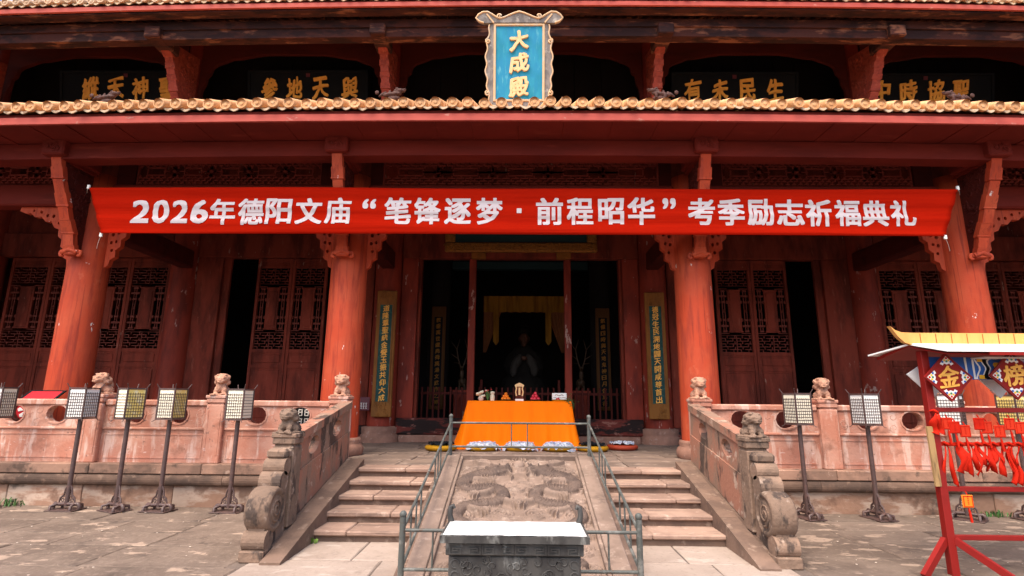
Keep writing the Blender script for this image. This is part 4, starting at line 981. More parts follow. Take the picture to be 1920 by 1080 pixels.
# ================================================================== COUPLET BOARDS
def couplet(x, Y, z0, z1, w_, text, lab, mf, mi, mc, group, seed, zi0, zi1, cs):
    p = thing('couplet_board', lab, 'couplet board', (x, Y, z0), group=group)
    obj('frame', MB().box(x-w_/2, x+w_/2, Y-.03, Y+.03, z0, z1, .015), mf, p)
    obj('inner_panel', MB().box(x-w_*.31, x+w_*.31, Y-.04, Y-.025, zi0, zi1), mi, p)
    for s in (-1, 1): obj('moulding', MB().box(x+s*w_*.335-.012, x+s*w_*.335+.012, Y-.05, Y-.025, zi0-.02, zi1+.02), mf, p)
    orn = MB(); q = random.Random(seed)
    for (a, b_) in ((zi1+.04, z1-.04), (z0+.04, zi0-.04)):
        for _ in range(7):
            cx, cz, t0 = x+q.uniform(-w_*.33, w_*.33), q.uniform(a, b_) if b_ > a else a, q.uniform(0, 6)
            orn.tube([(cx+(.01+.04*k/7)*math.cos(t0+k*.8), Y-.033, cz+(.01+.04*k/7)*math.sin(t0+k*.8)) for k in range(8)], .010, 5)
    obj('frame_carving', orn, mf, p)
    n = len(text)
    for i, c in enumerate(text):
        z = zi1-(zi1-zi0)*(i+.5)/n
        g = glyph(c, cs, cs*1.05, .016, .004, .16, 1, i+seed, 4)
        obj('character', MB().add([(a+x, b_+Y-.046, cc+z) for a, b_, cc in g.v], g.f), mc, p)
couplet(-3.12, 12.44, 1.16, 4.06, .46, '道隆羣聖統金聲玉振共仰大成', 'ochre and teal couplet board with gold characters on the column left of the doorway', M_ochre, M_teal, M_gold, 'couplet boards beside the doorway', 3, 1.50, 3.72, .145)
couplet(3.14, 12.44, 1.16, 4.05, .46, '德冠生民溯地闢天開咸尊首出', 'ochre and teal couplet board with gold characters on the column right of the doorway', M_ochre, M_teal, M_gold, 'couplet boards beside the doorway', 4, 1.50, 3.72, .145)
couplet(-2.2, 14.50, 1.3, 4.04, .38, '教垂萬世繼堯舜禹湯文武作之師', 'dim black couplet board on an inner column left of the statue', M_shadeochre, M_black, M_shadegold, 'couplet boards inside the hall', 5, 1.4, 3.75, .12)
couplet(2.24, 14.50, 1.3, 4.02, .38, '氣備四時與天地鬼神日月合其德', 'dim black couplet board on an inner column right of the statue', M_shadeochre, M_black, M_shadegold, 'couplet boards inside the hall', 6, 1.4, 3.75, .12)
# ================================================================== INSIDE: statue, curtain, ornaments, picket fence
SX, SY = .13, 16.2
robe = fuse([((SX, SY, 1.75), (.75, .55, .75)), ((SX, SY+.05, 2.5), (.50, .36, .55)), ((SX-.35, SY-.05, 2.65), (.24, .24, .40), .35, 'Y'), ((SX+.35, SY-.05, 2.65), (.24, .24, .40), -.35, 'Y'), ((SX, SY+.05, 2.98), (.36, .24, .20)), ((SX, SY-.15, 1.2), (.85, .6, .5))], .05, M_robe, 'robe', .03, 5)
stt = obj('statue', robe); tag(stt, 'seated robed statue with clasped hands in the dark shrine', 'statue')
hd = fuse([((SX, SY-.02, 3.36), (.15, .17, .21)), ((SX, SY-.18, 3.34), (.03, .04, .05)), ((SX-.15, SY, 3.36), (.03, .04, .07)), ((SX+.15, SY, 3.36), (.03, .04, .07)), ((SX, SY, 3.12), (.09, .09, .12)), ((SX, SY-.14, 3.20), (.05, .05, .10)), ((SX-.06, SY-.15, 3.41), (.03, .02, .02)), ((SX+.06, SY-.15, 3.41), (.03, .02, .02))], .02, M_skin, 'head')
obj('head', hd, parent=stt)
obj('crown', MB().lathe([(.16, 3.50), (.17, 3.62), (.12, 3.68), (0, 3.69)], (SX, SY, 0), 16).box(SX-.14, SX+.14, SY-.32, SY+.3, 3.69, 3.72, .01), M_robe, stt)
obj('sleeve', fuse([((SX-.22, SY-.36, 2.62), (.14, .14, .30), .5, 'Y'), ((SX-.30, SY-.36, 2.40), (.12, .12, .20))], .03, M_sleeve, 'sleeve', .012, 12), parent=stt)
obj('sleeve', fuse([((SX+.22, SY-.36, 2.62), (.14, .14, .30), -.5, 'Y'), ((SX+.30, SY-.36, 2.40), (.12, .12, .20))], .03, M_sleeve, 'sleeve', .012, 12), parent=stt)
hands = [((SX, SY-.46, 2.74), (.10, .07, .07))]+[((SX-.05+.033*i, SY-.52, 2.75), (.016, .03, .06)) for i in range(4)]
obj('hands', fuse(hands, .014, M_skin, 'hands'), parent=stt)
cu = thing('shrine_curtain', 'yellow valance and parted drapes hanging before the dark shrine', 'curtain', (.1, 15.05, 4.45))
def cloth(x0, x1, zt, zb, y, amp, fr, m, name, parent, n=40, taper=None):
    mb = MB(); vs_ = []; fs = []; k = 8
    for i in range(n+1):
        for j in range(k+1):
            u, v = i/n, j/k; t = taper(v) if taper else (0, 1)
            x = x0+(x1-x0)*(t[0]+(t[1]-t[0])*u)
            vs_.append((x, y+amp*math.sin(u*fr+.6*math.sin(u*9))*(.4+.6*v), zt+(zb-zt)*v))
    for i in range(n):
        for j in range(k): a = i*(k+1)+j; fs.append((a, a+1, a+k+2, a+k+1))
    return obj(name, mb.add(vs_, fs, True), m, parent)
cloth(-1.02, 1.25, 4.44, 3.98, 15.0, .05, 60, M_curt, 'valance', cu)
for x in (-.66, .80): cloth(x-.08, x+.08, 4.2, 3.15, 14.97, .01, 5, M_curt, 'pendant', cu, 8); obj('pendant_tip', MB().prism([(x-.08, 3.149), (x+.08, 3.149), (x, 3.04)], 14.965, 14.975), M_curt, cu)
cloth(-1.02, -.45, 4.2, 2.85, 15.08, .03, 30, M_drape, 'drape', cu, 24, lambda v: (0, 1-.85*v))
cloth(.68, 1.25, 4.2, 2.85, 15.08, .03, 30, M_drape, 'drape', cu, 24, lambda v: (.85*v, 1))
for s, lab in ((-1, 'bronze deer with tall branching antlers on a red stand left of the shrine'), (1, 'bronze deer with tall branching antlers on a red stand right of the shrine')):
    x = s*1.55+.05; an = thing('bronze_deer', lab, 'statue', (x, 14.3, 1.8), group='bronze deer beside the shrine')
    obj('body', fuse([((x, 14.35, 2.0), (.12, .26, .13)), ((x, 14.15, 2.2), (.06, .07, .16)), ((x, 14.08, 2.36), (.05, .10, .055))]+[((x+a*.07, 14.35+b_*.16, 1.86), (.028, .03, .15)) for a in (-1, 1) for b_ in (-1, 1)], .02, M_antler, 'body'), parent=an)
    al = MB()
    for a in (-1, 1):
        al.tube([(x+a*.03, 14.1, 2.38), (x+a*.10, 14.12, 2.6), (x+a*.14, 14.1, 2.85), (x+a*.30, 14.1, 3.05)], [.02, .018, .014, .006], 6)
        al.tube([(x+a*.14, 14.1, 2.85), (x+a*.06, 14.08, 3.12)], [.014, .005], 6); al.tube([(x+a*.10, 14.12, 2.6), (x+a*.28, 14.06, 2.72)], [.014, .005], 6); al.tube([(x+a*.06, 14.1, 2.48), (x+a*.2, 14.02, 2.5)], [.012, .005], 6)
    obj('antlers', al, M_antler, an)
    pd = obj('pedestal', MB().box(x-.2, x+.2, 14.1, 14.6, .62, 1.72, .02).box(x-.23, x+.23, 14.07, 14.63, 1.722, 1.80, .01), M_icol); tag(pd, 'red wooden pedestal under the bronze deer %s of the shrine' % ('left' if s < 0 else 'right'), 'pedestal', 'red pedestals beside the shrine')
pf = thing('picket_fence', 'low dark red picket fence across the inside of the doorway', 'fence', (0, 13.5, .62))
pk = MB().box(-.022, .022, -.02, .02, .0, 1.24, .005).mesh('picket', M_picket)
for k in range(35): obj('picket', pk, parent=pf, loc=(-2.4+k*.141, 13.5, .62))
for z in (.86, 1.68): obj('rail', MB().box(-2.45, 2.45, 13.525, 13.56, z, z+.06), M_picket, pf)
for x in (-.95, .98): obj('gate_post', MB().box(x-.03, x+.03, 13.57, 13.63, .62, 2.05, .008), M_picket, pf)
# ================================================================== ALTAR TABLE
at = thing('altar_table', 'wooden altar table hidden under the orange cloth', 'table', (0, 11.5, TZ))
obj('table_top', MB().box(-1.03, 1.05, 11.22, 11.85, 1.47, 1.53), M_door, at)
for x in (-.96, .98):
    for y in (11.3, 11.78): obj('leg', MB().box(x-.03, x+.03, y-.03, y+.03, TZ, 1.469), M_door, at)
def tablecloth():
    X, Y0, Y1, zt = 1.055, 11.2, 11.88, 1.541
    per = []; n = 200                                           # perimeter, front first
    L_ = [2*X, Y1-Y0, 2*X, Y1-Y0]; tot = sum(L_)
    for i in range(n):
        d = tot*i/n
        if d < L_[0]: p, nn, c = (-X+d, Y0), (0, -1), min(d, L_[0]-d)
        elif d < L_[0]+L_[1]: e = d-L_[0]; p, nn, c = (X, Y0+e), (1, 0), min(e, L_[1]-e)
        elif d < L_[0]+L_[1]+L_[2]: e = d-L_[0]-L_[1]; p, nn, c = (X-e, Y1), (0, 1), min(e, L_[2]-e)
        else: e = d-L_[0]-L_[1]-L_[2]; p, nn, c = (-X, Y1-e), (-1, 0), min(e, L_[3]-e)
        per.append((p, nn, c, d))
    m_ = 14; vs_ = []; fs = []
    for j in range(m_+1):
        v = j/m_; z = zt-(zt-TZ-.012)*v
        for (p, nn, c, d) in per:
            cor = max(0, 1-c/.34)
            fold = (.048*math.sin(d*13+1.6*math.sin(d*4.1))+.016*math.sin(d*31+d*d))*v**1.2*(.6+1.1*cor)
            out = .015*min(1, v*6)+.075*v+.115*cor*v*v+fold
            if j == m_: out += .03+.04*math.sin(d*6)**2
            cx = math.copysign(1, p[0])*cor*.7*out if nn[0] == 0 else 0
            vs_.append((p[0]+nn[0]*out+cx, p[1]+nn[1]*out+(math.copysign(1, p[1]-(Y0+Y1)/2)*cor*.5*out if nn[1] == 0 else 0), z))
    for j in range(m_):
        for i in range(n): fs.append((j*n+i, j*n+(i+1) % n, (j+1)*n+(i+1) % n, (j+1)*n+i))
    fs.append(tuple(range(n-1, -1, -1)))
    mb = MB().add(vs_, fs, True); return mb
cl = obj('tablecloth', tablecloth(), M_orange); tag(cl, 'bright orange satin cloth draped over the altar table to the floor', 'tablecloth')
TT = 1.543
pot = thing('flower_vase', 'cream flowers bunched in a vase on the left end of the orange cloth', 'flower vase', (-.80, 11.42, TT))
obj('vase', MB().lathe([(.04, 0), (.06, .03), (.055, .07), (.035, .09)], (-.80, 11.42, TT), 14), M_pot, pot)
for i in range(13):
    a, e = i*2.4, .03+.09*((i*.618) % 1); obj('flower', MB().ball((-.80+e*math.cos(a), 11.40+e*.6*math.sin(a), TT+.09+.11*((i*.37) % 1)), .032, 8, 6, (1, 1, .8)), M_petal, pot)
sp = thing('leafy_sprig', 'red tipped green sprigs standing between cream flowers and small bottle', 'plant', (-.66, 11.4, TT))
gl = MB(); rt = MB()
for i in range(14):
    a = i*2.4; e = .07*((i*.618) % 1+.2); p = (-.66+e*math.cos(a), 11.4+e*math.sin(a), TT+.16+.07*((i*.37) % 1)); gl.tube([(-.66, 11.4, TT), (-.66+.5*e*math.cos(a), 11.4+.5*e*math.sin(a), TT+.1), p], [.006, .008, .004], 5)
    if i % 2 == 0: rt.ball(p, .014, 6, 4)
obj('stems', gl, M_leaf, sp); obj('red_tips', rt, M_redsign, sp, kind='stuff')
bt = obj('bottle', MB().lathe([(.045, 0), (.048, .05), (.046, .11), (.03, .13), (.045, .15), (.05, .17), (.03, .19), (0, .192)], (-.56, 11.42, TT), 16), M_petal); tag(bt, 'small cream bottle beside the green sprigs on the orange cloth', 'bottle')
def pile(x, name, m, lab, grp, cat, r_, levels):
    pl_ = obj('plate', MB().lathe([(0, .004), (.08, .004), (.12, .022), (.125, .026), (.08, .0), (0, 0)], (x, 11.4, TT), 20), M_tealb); tag(pl_, 'low dark plate under the pile of %s on the altar' % cat, 'plate')
    me = MB().ball((0, 0, 0), r_, 12, 8, (1, 1, .93)).mesh(name, m); k = 0
    for lv, n in enumerate(levels):
        for a in range(n):
            an = 2*PI*a/n+lv*.5+.3; rr = 0 if n == 1 else r_*1.02/math.sin(PI/n) if n > 2 else r_
            tag(obj(name, me, loc=(x+rr*math.cos(an)*1.0, 11.4+rr*math.sin(an), TT+.008+r_+lv*r_*1.5), rot=(an, lv, 0)), lab % ('in the bottom ring of', 'in the middle ring of', 'on the very top of')[lv], cat, grp)
pile(-.28, 'orange', M_fruit, 'bright orange %s the pile on the left altar plate', 'oranges piled on the altar', 'orange', .033, (6, 3, 1))
pile(.33, 'apple', M_apple, 'pinkish red apple %s the pyramid on the right altar plate', 'apples piled on the altar', 'apple', .036, (6, 3, 1))
ts = thing('spirit_tablet', 'gilt carved spirit tablet on a dark stepped base in the table centre', 'tablet', (0.0, 11.42, TT))
obj('base', MB().box(-.10, .10, 11.36, 11.48, TT, TT+.05, .008).box(-.085, .085, 11.37, 11.47, TT+.051, TT+.10, .006), M_door, ts)
obj('white_card', MB().box(-.085, .085, 11.335, 11.345, TT, TT+.04), M_white, ts)
obj('tablet', MB().box(-.055, .055, 11.40, 11.44, TT+.101, TT+.30, .006), M_door, ts)
tb = MB()
for s in (-1, 1): tb.tube([(s*.06, 11.395, TT+.10), (s*.078, 11.395, TT+.18), (s*.06, 11.395, TT+.25), (s*.075, 11.395, TT+.30)], .018, 6)
tb.prism([(-.09, TT+.29), (.09, TT+.29), (.10, TT+.32), (.06, TT+.345), (.0, TT+.37), (-.06, TT+.345), (-.10, TT+.32)], 11.38, 11.44); tb.box(-.02, .02, 11.392, 11.399, TT+.12, TT+.27)
obj('gilt_frame', tb, M_goldl, ts)
bx = thing('paper_box', 'white printed paper box standing at the right end of the orange cloth', 'box', (.83, 11.42, TT))
obj('carton', MB().box(.68, .98, 11.38, 11.5, TT+.03, TT+.165, .008), M_white, bx)
pr = MB(); q = random.Random(8)
for i in range(9): x = .70+.03*i; pr.tube([(x, 11.377, TT+.07+.006*math.sin(i*2)), (x+.028, 11.377, TT+.07+.006*math.sin(i*2+1.6))], .004, 4)
for i in range(5): x = .74+.035*i; pr.tube([(x, 11.377, TT+.12+.012*math.sin(i*2)), (x+.03, 11.377, TT+.12+.012*math.sin(i*2+2))], .006, 4)
obj('print', pr, M_ochre, bx)
dish = obj('fruit_tray', MB().lathe([(0, .003), (.14, .003), (.17, .03), (.172, .03), (.14, 0), (0, 0)], (.83, 11.4, TT), 20), M_ycush); tag(dish, 'shallow yellow tray under the white paper box', 'tray')
tm_ = obj('tomato', MB().ball((.79, 11.30, TT+.036), .035, 10, 8, (1.3, 1, .9)), M_apple); tag(tm_, 'single red fruit lying before the white paper box', 'fruit')
gv = MB(); q = random.Random(12)
for i in range(90):
    c = Vector((1.02+q.gauss(0, .05), 11.25+q.gauss(0, .04), TT+.02+q.gauss(0, .045)-max(0, .10*q.random()))); d = Vector((q.uniform(-1, 1), q.uniform(-1, .4), q.uniform(-.8, .8))).normalized(); s_ = d.cross(Vector((0, 0, 1))).normalized()
    l = q.uniform(.05, .09); gv.add([c-s_*.016, c+d*l*.5+Vector((0, 0, .008)), c+s_*.016, c+d*l], [(0, 1, 3), (1, 2, 3)])
gvo = obj('green_leaves', gv, M_leaf); tag(gvo, 'bunch of green leaves drooping over the right corner of the altar', 'plant')
# ================================================================== WRAPPED CUSHIONS before the table
def cushion(x, y, mc, foil, lab, seed):
    t = thing('kneeling_cushion', lab, 'cushion', (x, y, TZ+.012), group='wrapped cushions along the platform edge')
    obj('pad', MB().lathe([(0, .0), (.26, 0), (.30, .03), (.31, .06), (.29, .09), (.2, .10), (0, .10)], (x, y, TZ+.008), 28), mc, t)
    q = random.Random(seed); mb = MB(); n, k = 40, 9; vs_ = []; fs = []
    rr = .335 if foil else .25
    for j in range(k+1):
        for i in range(n):
            a = 2*PI*i/n; e = j/k*rr*(1+.05*math.sin(a*5+seed)+.04*q.uniform(-1, 1)); drop = max(0, e-.25)
            vs_.append((x+e*math.cos(a), y+e*math.sin(a)*.95, TZ+.145+q.uniform(-.028, .03)-drop*(1.1+.3*math.sin(a*3+seed)) if j else TZ+.14))
    for j in range(k):
        for i in range(n): fs.append((j*n+i, j*n+(i+1) % n, (j+1)*n+(i+1) % n, (j+1)*n+i))
    obj('plastic_wrap', mb.add(vs_, fs), M_foil if foil else (M_black if mc is M_ycush else M_foil), t)
cushion(-1.50, 10.72, M_ycush, False, 'yellow round cushion with a dark top left of the carved ramp', 1)
cushion(-.70, 10.78, M_ycush, True, 'yellow cushion half covered in crumpled plastic, leftmost of the wrapped three', 2)
cushion(.02, 10.82, M_ycush, True, 'cushion in crumpled plastic in the middle before the orange cloth', 3)
cushion(.75, 10.86, M_ycush, True, 'pale plastic wrapped cushion just right of the middle one', 4)
cushion(1.42, 10.86, M_ycush, False, 'yellow round cushion with a dark top right of the carved ramp', 5)
cushion(2.06, 11.2, M_rcush, False, 'brown red round cushion with clear plastic near the right couplet board', 6)
# ================================================================== RAILING round the ramp
rl = thing('metal_railing', 'grey tubular metal railing enclosing the carved dragon ramp', 'railing', (0, 6.5, 0))
PT = [(-.985, 8.0, .60, 1.31), (1.0, 8.0, .60, 1.31), (-1.0, 4.95, 0, .57), (1.03, 4.95, 0, .57)]
for (x, y, z0, z1) in PT:
    x *= 1.0
    p = obj('post', MB().tube([(x, y, z0), (x, y, z1)], .027, 12), M_rail, rl); obj('ball_cap', MB().ball((x, y, z1+.02), .032, 10, 8), M_rail, p)
def rails(a, b_, z):
    obj('rail', MB().tube([(a[0], a[1], z[0]), (b_[0], b_[1], z[1])], .015, 8), M_rail, rl)
for (a, b_, u, v) in ((0, 1, (1.235, .905), (1.235, .905)), (2, 3, (.462, .15), (.462, .15)), (0, 2, (1.235, .905), (.462, .15)), (1, 3, (1.235, .905), (.462, .15))):
    for k in (0, 1): rails(PT[a], PT[b_], (u[k], v[k]))
def balu(a, b_, za, zb, f):
    x, y = a[0]+(b_[0]-a[0])*f, a[1]+(b_[1]-a[1])*f; z0 = za[1]+(zb[1]-za[1])*f; z1 = za[0]+(zb[0]-za[0])*f
    obj('baluster', MB().tube([(x, y, z0), (x, y, z1)], .009, 6), M_rail, rl)
for f in (.44, .555): balu(PT[0], PT[1], (1.235, .905), (1.235, .905), f)
for f in (.13, .87): balu(PT[2], PT[3], (.462, .15), (.462, .15), f)
for f in (.30, .37, .44, .72, .80, .88):
    balu(PT[0], PT[2], (1.235, .905), (.462, .15), f); balu(PT[1], PT[3], (1.235, .905), (.462, .15), f)
# ================================================================== INCENSE BURNER
ib = thing('incense_burner', 'rectangular dark bronze incense burner filled with white ash', 'incense burner', (-.03, 4.48, 0))
bx_, by0, by1 = -.03, 4.26, 4.70
w2 = .51
def ibx(name, m, x0, x1, y0, y1, z0, z1, bev=0.): return obj(name, MB().box(bx_+x0, bx_+x1, y0, y1, z0, z1, bev), m, ib)
ibx('body', M_bronze, -w2+.02, w2-.02, by0+.04, by1-.04, .16, .44, .015)
ibx('neck_band', M_bronze, -w2, w2, by0+.015, by1-.015, .442, .535, .008)
lipm = MB().prism([(bx_-w2-.04, by0-.03), (bx_+w2+.04, by0-.03), (bx_+w2+.04, by1+.03), (bx_-w2-.04, by1+.03)], .537, .585, 'XY', [[(bx_-w2+.01, by0+.02), (bx_+w2-.01, by0+.02), (bx_+w2-.01, by1-.02), (bx_-w2+.01, by1-.02)]])
obj('rim', lipm, M_bronze, ib)
ash = MB(); n = 30; vs_ = []; fs = []
for i in range(n+1):
    for j in range(13):
        u, v = i/n, j/12; vs_.append((bx_-w2-.02+(2*w2+.04)*u, by0-.015+(by1-by0+.03)*v, .590+.010*math.sin(PI*u)*math.sin(PI*v)+.004*noise.noise(Vector((u*14, v*7, 1)))))
for i in range(n):
    for j in range(12): a = i*13+j; fs.append((a, a+13, a+14, a+1))
obj('ash', ash.add(vs_, fs, True), M_ash, ib, kind='stuff')
fret = MB()
def fb(x0, x1, z0, z1): fret.box(bx_+x0, bx_+x1, by0+.004, by0+.016, z0, z1)
for i in range(8):
    x = -w2+.03+i*.121; m_ = i % 2
    for (a, b_, c, d) in ((0, .10, .515, .523), (0, .008, .46, .515), (.0, .085, .452, .460), (.078, .086, .46, .50), (.022, .078, .492, .50), (.022, .030, .475, .492), (.03, .062, .475, .483)):
        if m_: a, b_ = .11-b_, .11-a
        fb(x+a, x+b_, c, d)
obj('fret_band', fret, M_bronze, ib)
cv = MB(); q = random.Random(3)
for i in range(26):
    cx, cz, t0 = bx_+q.uniform(-w2+.12, w2-.12), q.uniform(.22, .41), q.uniform(0, 6)
    cv.tube([(cx+(.012+.03*k/7)*math.cos(t0+k*.8), by0+.039, cz+(.012+.03*k/7)*math.sin(t0+k*.8)) for k in range(8)], .007, 5)
for s in (-1, 1):
    for z in (.22, .30, .38): cv.tube([(bx_+s*(w2-.07)+.03*math.cos(t), by0+.039, z+.03*math.sin(t)) for t in np.linspace(0, 5, 9)], .007, 5)
obj('relief', cv, M_bronze, ib)
for s in (-1, 1):
    x = bx_+s*(w2+.01)
    obj('ear', MB().tube([(x, by1+.0, .58), (x+s*.015, by1, .64), (x+s*.01, by1, .70), (x-s*.012, by1, .715), (x-s*.02, by1, .69)], [.026, .022, .02, .016, .012], 8), M_bronze, ib)
    for y in (by0+.06, by1-.06): obj('leg', MB().lathe([(.04, 0), (.05, .03), (.035, .09), (.05, .162)], (bx_+s*(w2-.09), y, 0), 12), M_bronze, ib)
# ================================================================== STANDING LANTERNS
def slip_face(W_, H_, rows, cols, wide=False):
    mb = MB()
    top = H_*.13
    for i in range(rows+1): z = (H_-top)*i/rows; mb.box(-W_/2, W_/2, -.008, -.001, z-.0029, z+.0029)
    if not wide:
        for j in range(cols+1): x = -W_/2+W_*j/cols; mb.box(x-.0022, x+.0022, -.006, -.001, 0, H_-top+.018)
    return mb
LS, LH = .25, .41
def lantern(x, y, rz, papers, lab, wide=-1, tilt=(0, 0)):
    t = thing('standing_lantern', lab, 'standing lantern', (x, y, .004), rz, 'slip lanterns standing along the terrace wall')
    def P(name, mb, m, par=t): return obj(name, mb, m, par, world=False)
    P('base_plate', MB().box(-.2, .2, -.14, .14, 0, .012, .003), M_iron)
    ft = MB()
    for s in (-1, 1): ft.tube([(s*.19, 0, .015), (s*.20, 0, .05), (s*.17, 0, .085), (s*.10, 0, .075), (0, 0, .085)], .026, 7); ft.tube([(s*.15, -.10, .015), (s*.15, -.10, .06), (s*.12, 0, .08)], .02, 6); ft.tube([(s*.15, .10, .015), (s*.15, .10, .06), (s*.12, 0, .08)], .02, 6)
    P('scroll_foot', ft, M_iron)
    br = MB()
    for s in (-1, 1):
        br.tube([(s*.12, 0, .09), (s*.105, 0, .16), (s*.06, 0, .20), (s*.05, 0, .27), (s*.02, 0, .33)], .012, 6)
        for (a, z) in ((.07, .13), (.045, .20), (.075, .17), (.03, .26), (.04, .12)): br.tube([(s*a+.018*math.cos(k), 0, z+.02*math.sin(k)) for k in np.linspace(0, 5.6, 8)], .007, 5)
    P('openwork_bracket', br, M_iron)
    P('pole', MB().tube([(0, 0, .05), (0, 0, 1.27)], .030, 12), M_iron)
    fr = MB(); a = LS/2; z0, z1 = 1.265, 1.265+LH
    for sx in (-1, 1):
        for sy in (-1, 1):
            fr.box(sx*a-.009, sx*a+.009, sy*a-.009, sy*a+.009, z0-.02, z1+.015)
            fr.tube([(sx*a, sy*a, z1+.01), (sx*(a+.015), sy*(a+.015), z1+.04), (sx*(a+.03), sy*(a+.03), z1+.075)], .006, 5)
            fr.tube([(sx*a, sy*a, z0-.015), (sx*(a+.02), sy*(a+.02), z0-.04), (sx*(a+.035), sy*(a+.035), z0-.045)], .005, 5)
    for z in (z0-.012, z1+.004):
        for s in (-1, 1): fr.box(-a+.0095, a-.0095, s*a-.010, s*a+.010, z-.009, z+.009); fr.box(s*a-.010, s*a+.010, -a+.0105, a-.0105, z-.009, z+.009)
    P('lantern_frame', fr, M_iron)
    for k in range(4):
        p = obj('paper_panel', MB().box(-a+.010, a-.010, -.003, .003, 0, LH-.016), papers[k], t, world=False)
        p.location = Vector((math.sin(k*PI/2)*(a-.006), -math.cos(k*PI/2)*(a-.006), z0+.004)); p.rotation_euler = (0, 0, k*PI/2)
        g = obj('slip_grid', slip_face(LS-.02, LH-.03, 8, 7, wide == k).mesh('slip_grid', M_iron), None, p, kind='stuff', world=False); g.location = (0, -.003, .004)
    return t
W3 = (M_white, M_white, M_white, M_white); Y3 = (M_yelp, M_white, M_yelp, M_cream)
LY = 7.95; LA = 'slip lantern on a dark pole, '
def aim(x, d): return math.atan2(-x, LY)-R(45)+R(d)        # corner towards the middle of the court, turned a little
for (x, d, pp, lab, wd) in (
    (-7.60, 4, (M_white, M_cream, M_white, M_white), 'mostly cut off at the left picture edge', -1),
    (-6.36, 3, W3, 'all white faced, before the right edge of the outermost left red column', -1),
    (-5.66, -18, (M_cream, M_yelp, M_white, M_cream), 'yellow faced with one narrow striped cream side, second in view on the left', 0),
    (-5.05, 5, (M_cream, M_yelp, M_white, M_cream), 'with one cream and one yellow side, right of the striped yellow lantern', -1),
    (-4.06, 13, (M_cream, M_cream, M_white, M_cream), 'cream faced with striped right side, nearest the stairs on the left', 1),
    (3.98, -6, (M_cream, M_cream, M_white, M_white), 'cream faced, nearest the stairs on the right', -1),
    (4.94, -5, W3, 'white faced, standing alone between right lion post and red rack', -1),
    (6.15, 34, W3, 'white faced, seen through the red prayer rack', -1),
    (7.03, 10, (M_yelp, M_yelp, M_white, M_white), 'yellow faced, behind the rack at the right edge', -1)):
    lantern(x, LY, aim(x, d), pp, 'slip lantern '+lab, wd)
# ================================================================== PRAYER RACK
rk = thing('prayer_rack', 'red prayer rack with small yellow ridged roof and painted frieze', 'prayer rack', (4.05, 5.5, 0))
def rb(name, m, *b_, bev=.0): return obj(name, MB().box(*b_, bev), m, rk)
RXL, RXR, RY = 4.05, 6.35, 5.5
for x in (RXL, RXR):
    rb('post', M_rackred, x-.036, x+.036, RY-.036, RY+.036, 0, 2.08, bev=.004)
    s = -1 if x == RXL else 1
    obj('brace', MB().bar((x-.037, RY-.0, .31), (x-.36, RY-.12, .02), .045, .06), M_rackred, rk)
    obj('brace', MB().bar((x+.037, RY-.02, .31), (x+.30, RY-.42, .02), .045, .06), M_rackred, rk)
for z in (1.505, .765, .331): rb('crossbar', M_rackred, RXL+.037, RXR-.037, RY-.02, RY+.02, z-.022, z+.022, bev=.003)
rb('ribbon_bar', M_ribbon, RXL+.037, RXR-.037, RY-.016, RY+.016, 1.16, 1.192, bev=.006)
rb('frieze_board', M_pblue, RXL+.037, RXR-.037, RY-.012, RY+.012, 1.80, 2.02)
# painted frieze: blue posts and concentric cloud bands
for k in range(4):
    x = 4.49+k*.63
    for (dx, m, w_) in ((0, M_pblue, .05), (.036, M_whitep, .018), (-.036, M_whitep, .018)): rb('painted_band', m, x+dx-w_/2, x+dx+w_/2, RY-.018, RY-.0125, 1.803, 2.017)
    cx = x+.315 if k < 3 else x-.9
    for i, (rr, m) in enumerate(((.27, M_whitep), (.25, M_pblue), (.20, M_whitep), (.185, M_black), (.145, M_whitep), (.13, M_pblue), (.085, M_pyel), (.05, M_pgrn))):
        o_ = [(cx+rr*(1+.18*math.cos(t*5))*math.cos(t), max(1.804, min(2.016, 1.91+rr*.85*(1+.18*math.cos(t*5))*math.sin(t)))) for t in np.linspace(0, 2*PI, 40)[:-1]]
        o_ = [p for n_, p in enumerate(o_) if n_ == 0 or (abs(p[0]-o_[n_-1][0])+abs(p[1]-o_[n_-1][1])) > 1e-4]
        obj('painted_cloud', MB().prism(o_, RY-.014-i*.0012, RY-.0125-i*.0012), m, rk)
    for dz in (1.825, 1.995): rb('painted_corner', M_pyel, x+.08, x+.17, RY-.0168, RY-.0125, dz-.02, dz+.02)
# roof
ridge = [(3.735, 2.325), (3.78, 2.285), (3.84, 2.262), (3.95, 2.258), (6.75, 2.258), (6.75, 2.135), (3.93, 2.135), (3.86, 2.16), (3.80, 2.22)]
obj('ridge_board', MB().prism(ridge, RY-.05, RY+.0, 'XZ'), M_ridge, rk)
for k in range(17): x = 4.02+k*.155; rb('ridge_joint', M_ochre, x-.0035, x+.0035, RY-.0525, RY-.049, 2.14, 2.25)
def roof_slope(name, m, y0, z0, y1, z1, xl0, xl1, th, dz=0.):
    vs_ = []
    for t in (0, th): vs_ += [(xl0, y0, z0+t+dz), (6.7, y0, z0+t+dz), (6.7, y1, z1+t+dz), (xl1, y1, z1+t+dz)]
    return obj(name, MB().add(vs_, [(0, 1, 2, 3), (4, 7, 6, 5), (0, 4, 5, 1), (1, 5, 6, 2), (2, 6, 7, 3), (3, 7, 4, 0)]), m, rk)
roof_slope('front_slope', M_whitep, 5.14, 2.045, RY-.03, 2.135, 4.02, 3.92, .02)
roof_slope('rear_slope', M_whitep, 6.02, 2.065, RY+.0, 2.135, 3.84, 3.92, .016)
roof_slope('rear_soffit', M_rackdr, 6.0, 2.02, RY+.005, 2.125, 3.92, 3.93, .03)
roof_slope('front_soffit', M_rackdr, 5.20, 2.022, RY-.03, 2.10, 4.06, 3.95, .012)
rb('eave_fascia', M_rackdr, 4.42, 6.7, 5.142, 5.16, 2.015, 2.043)
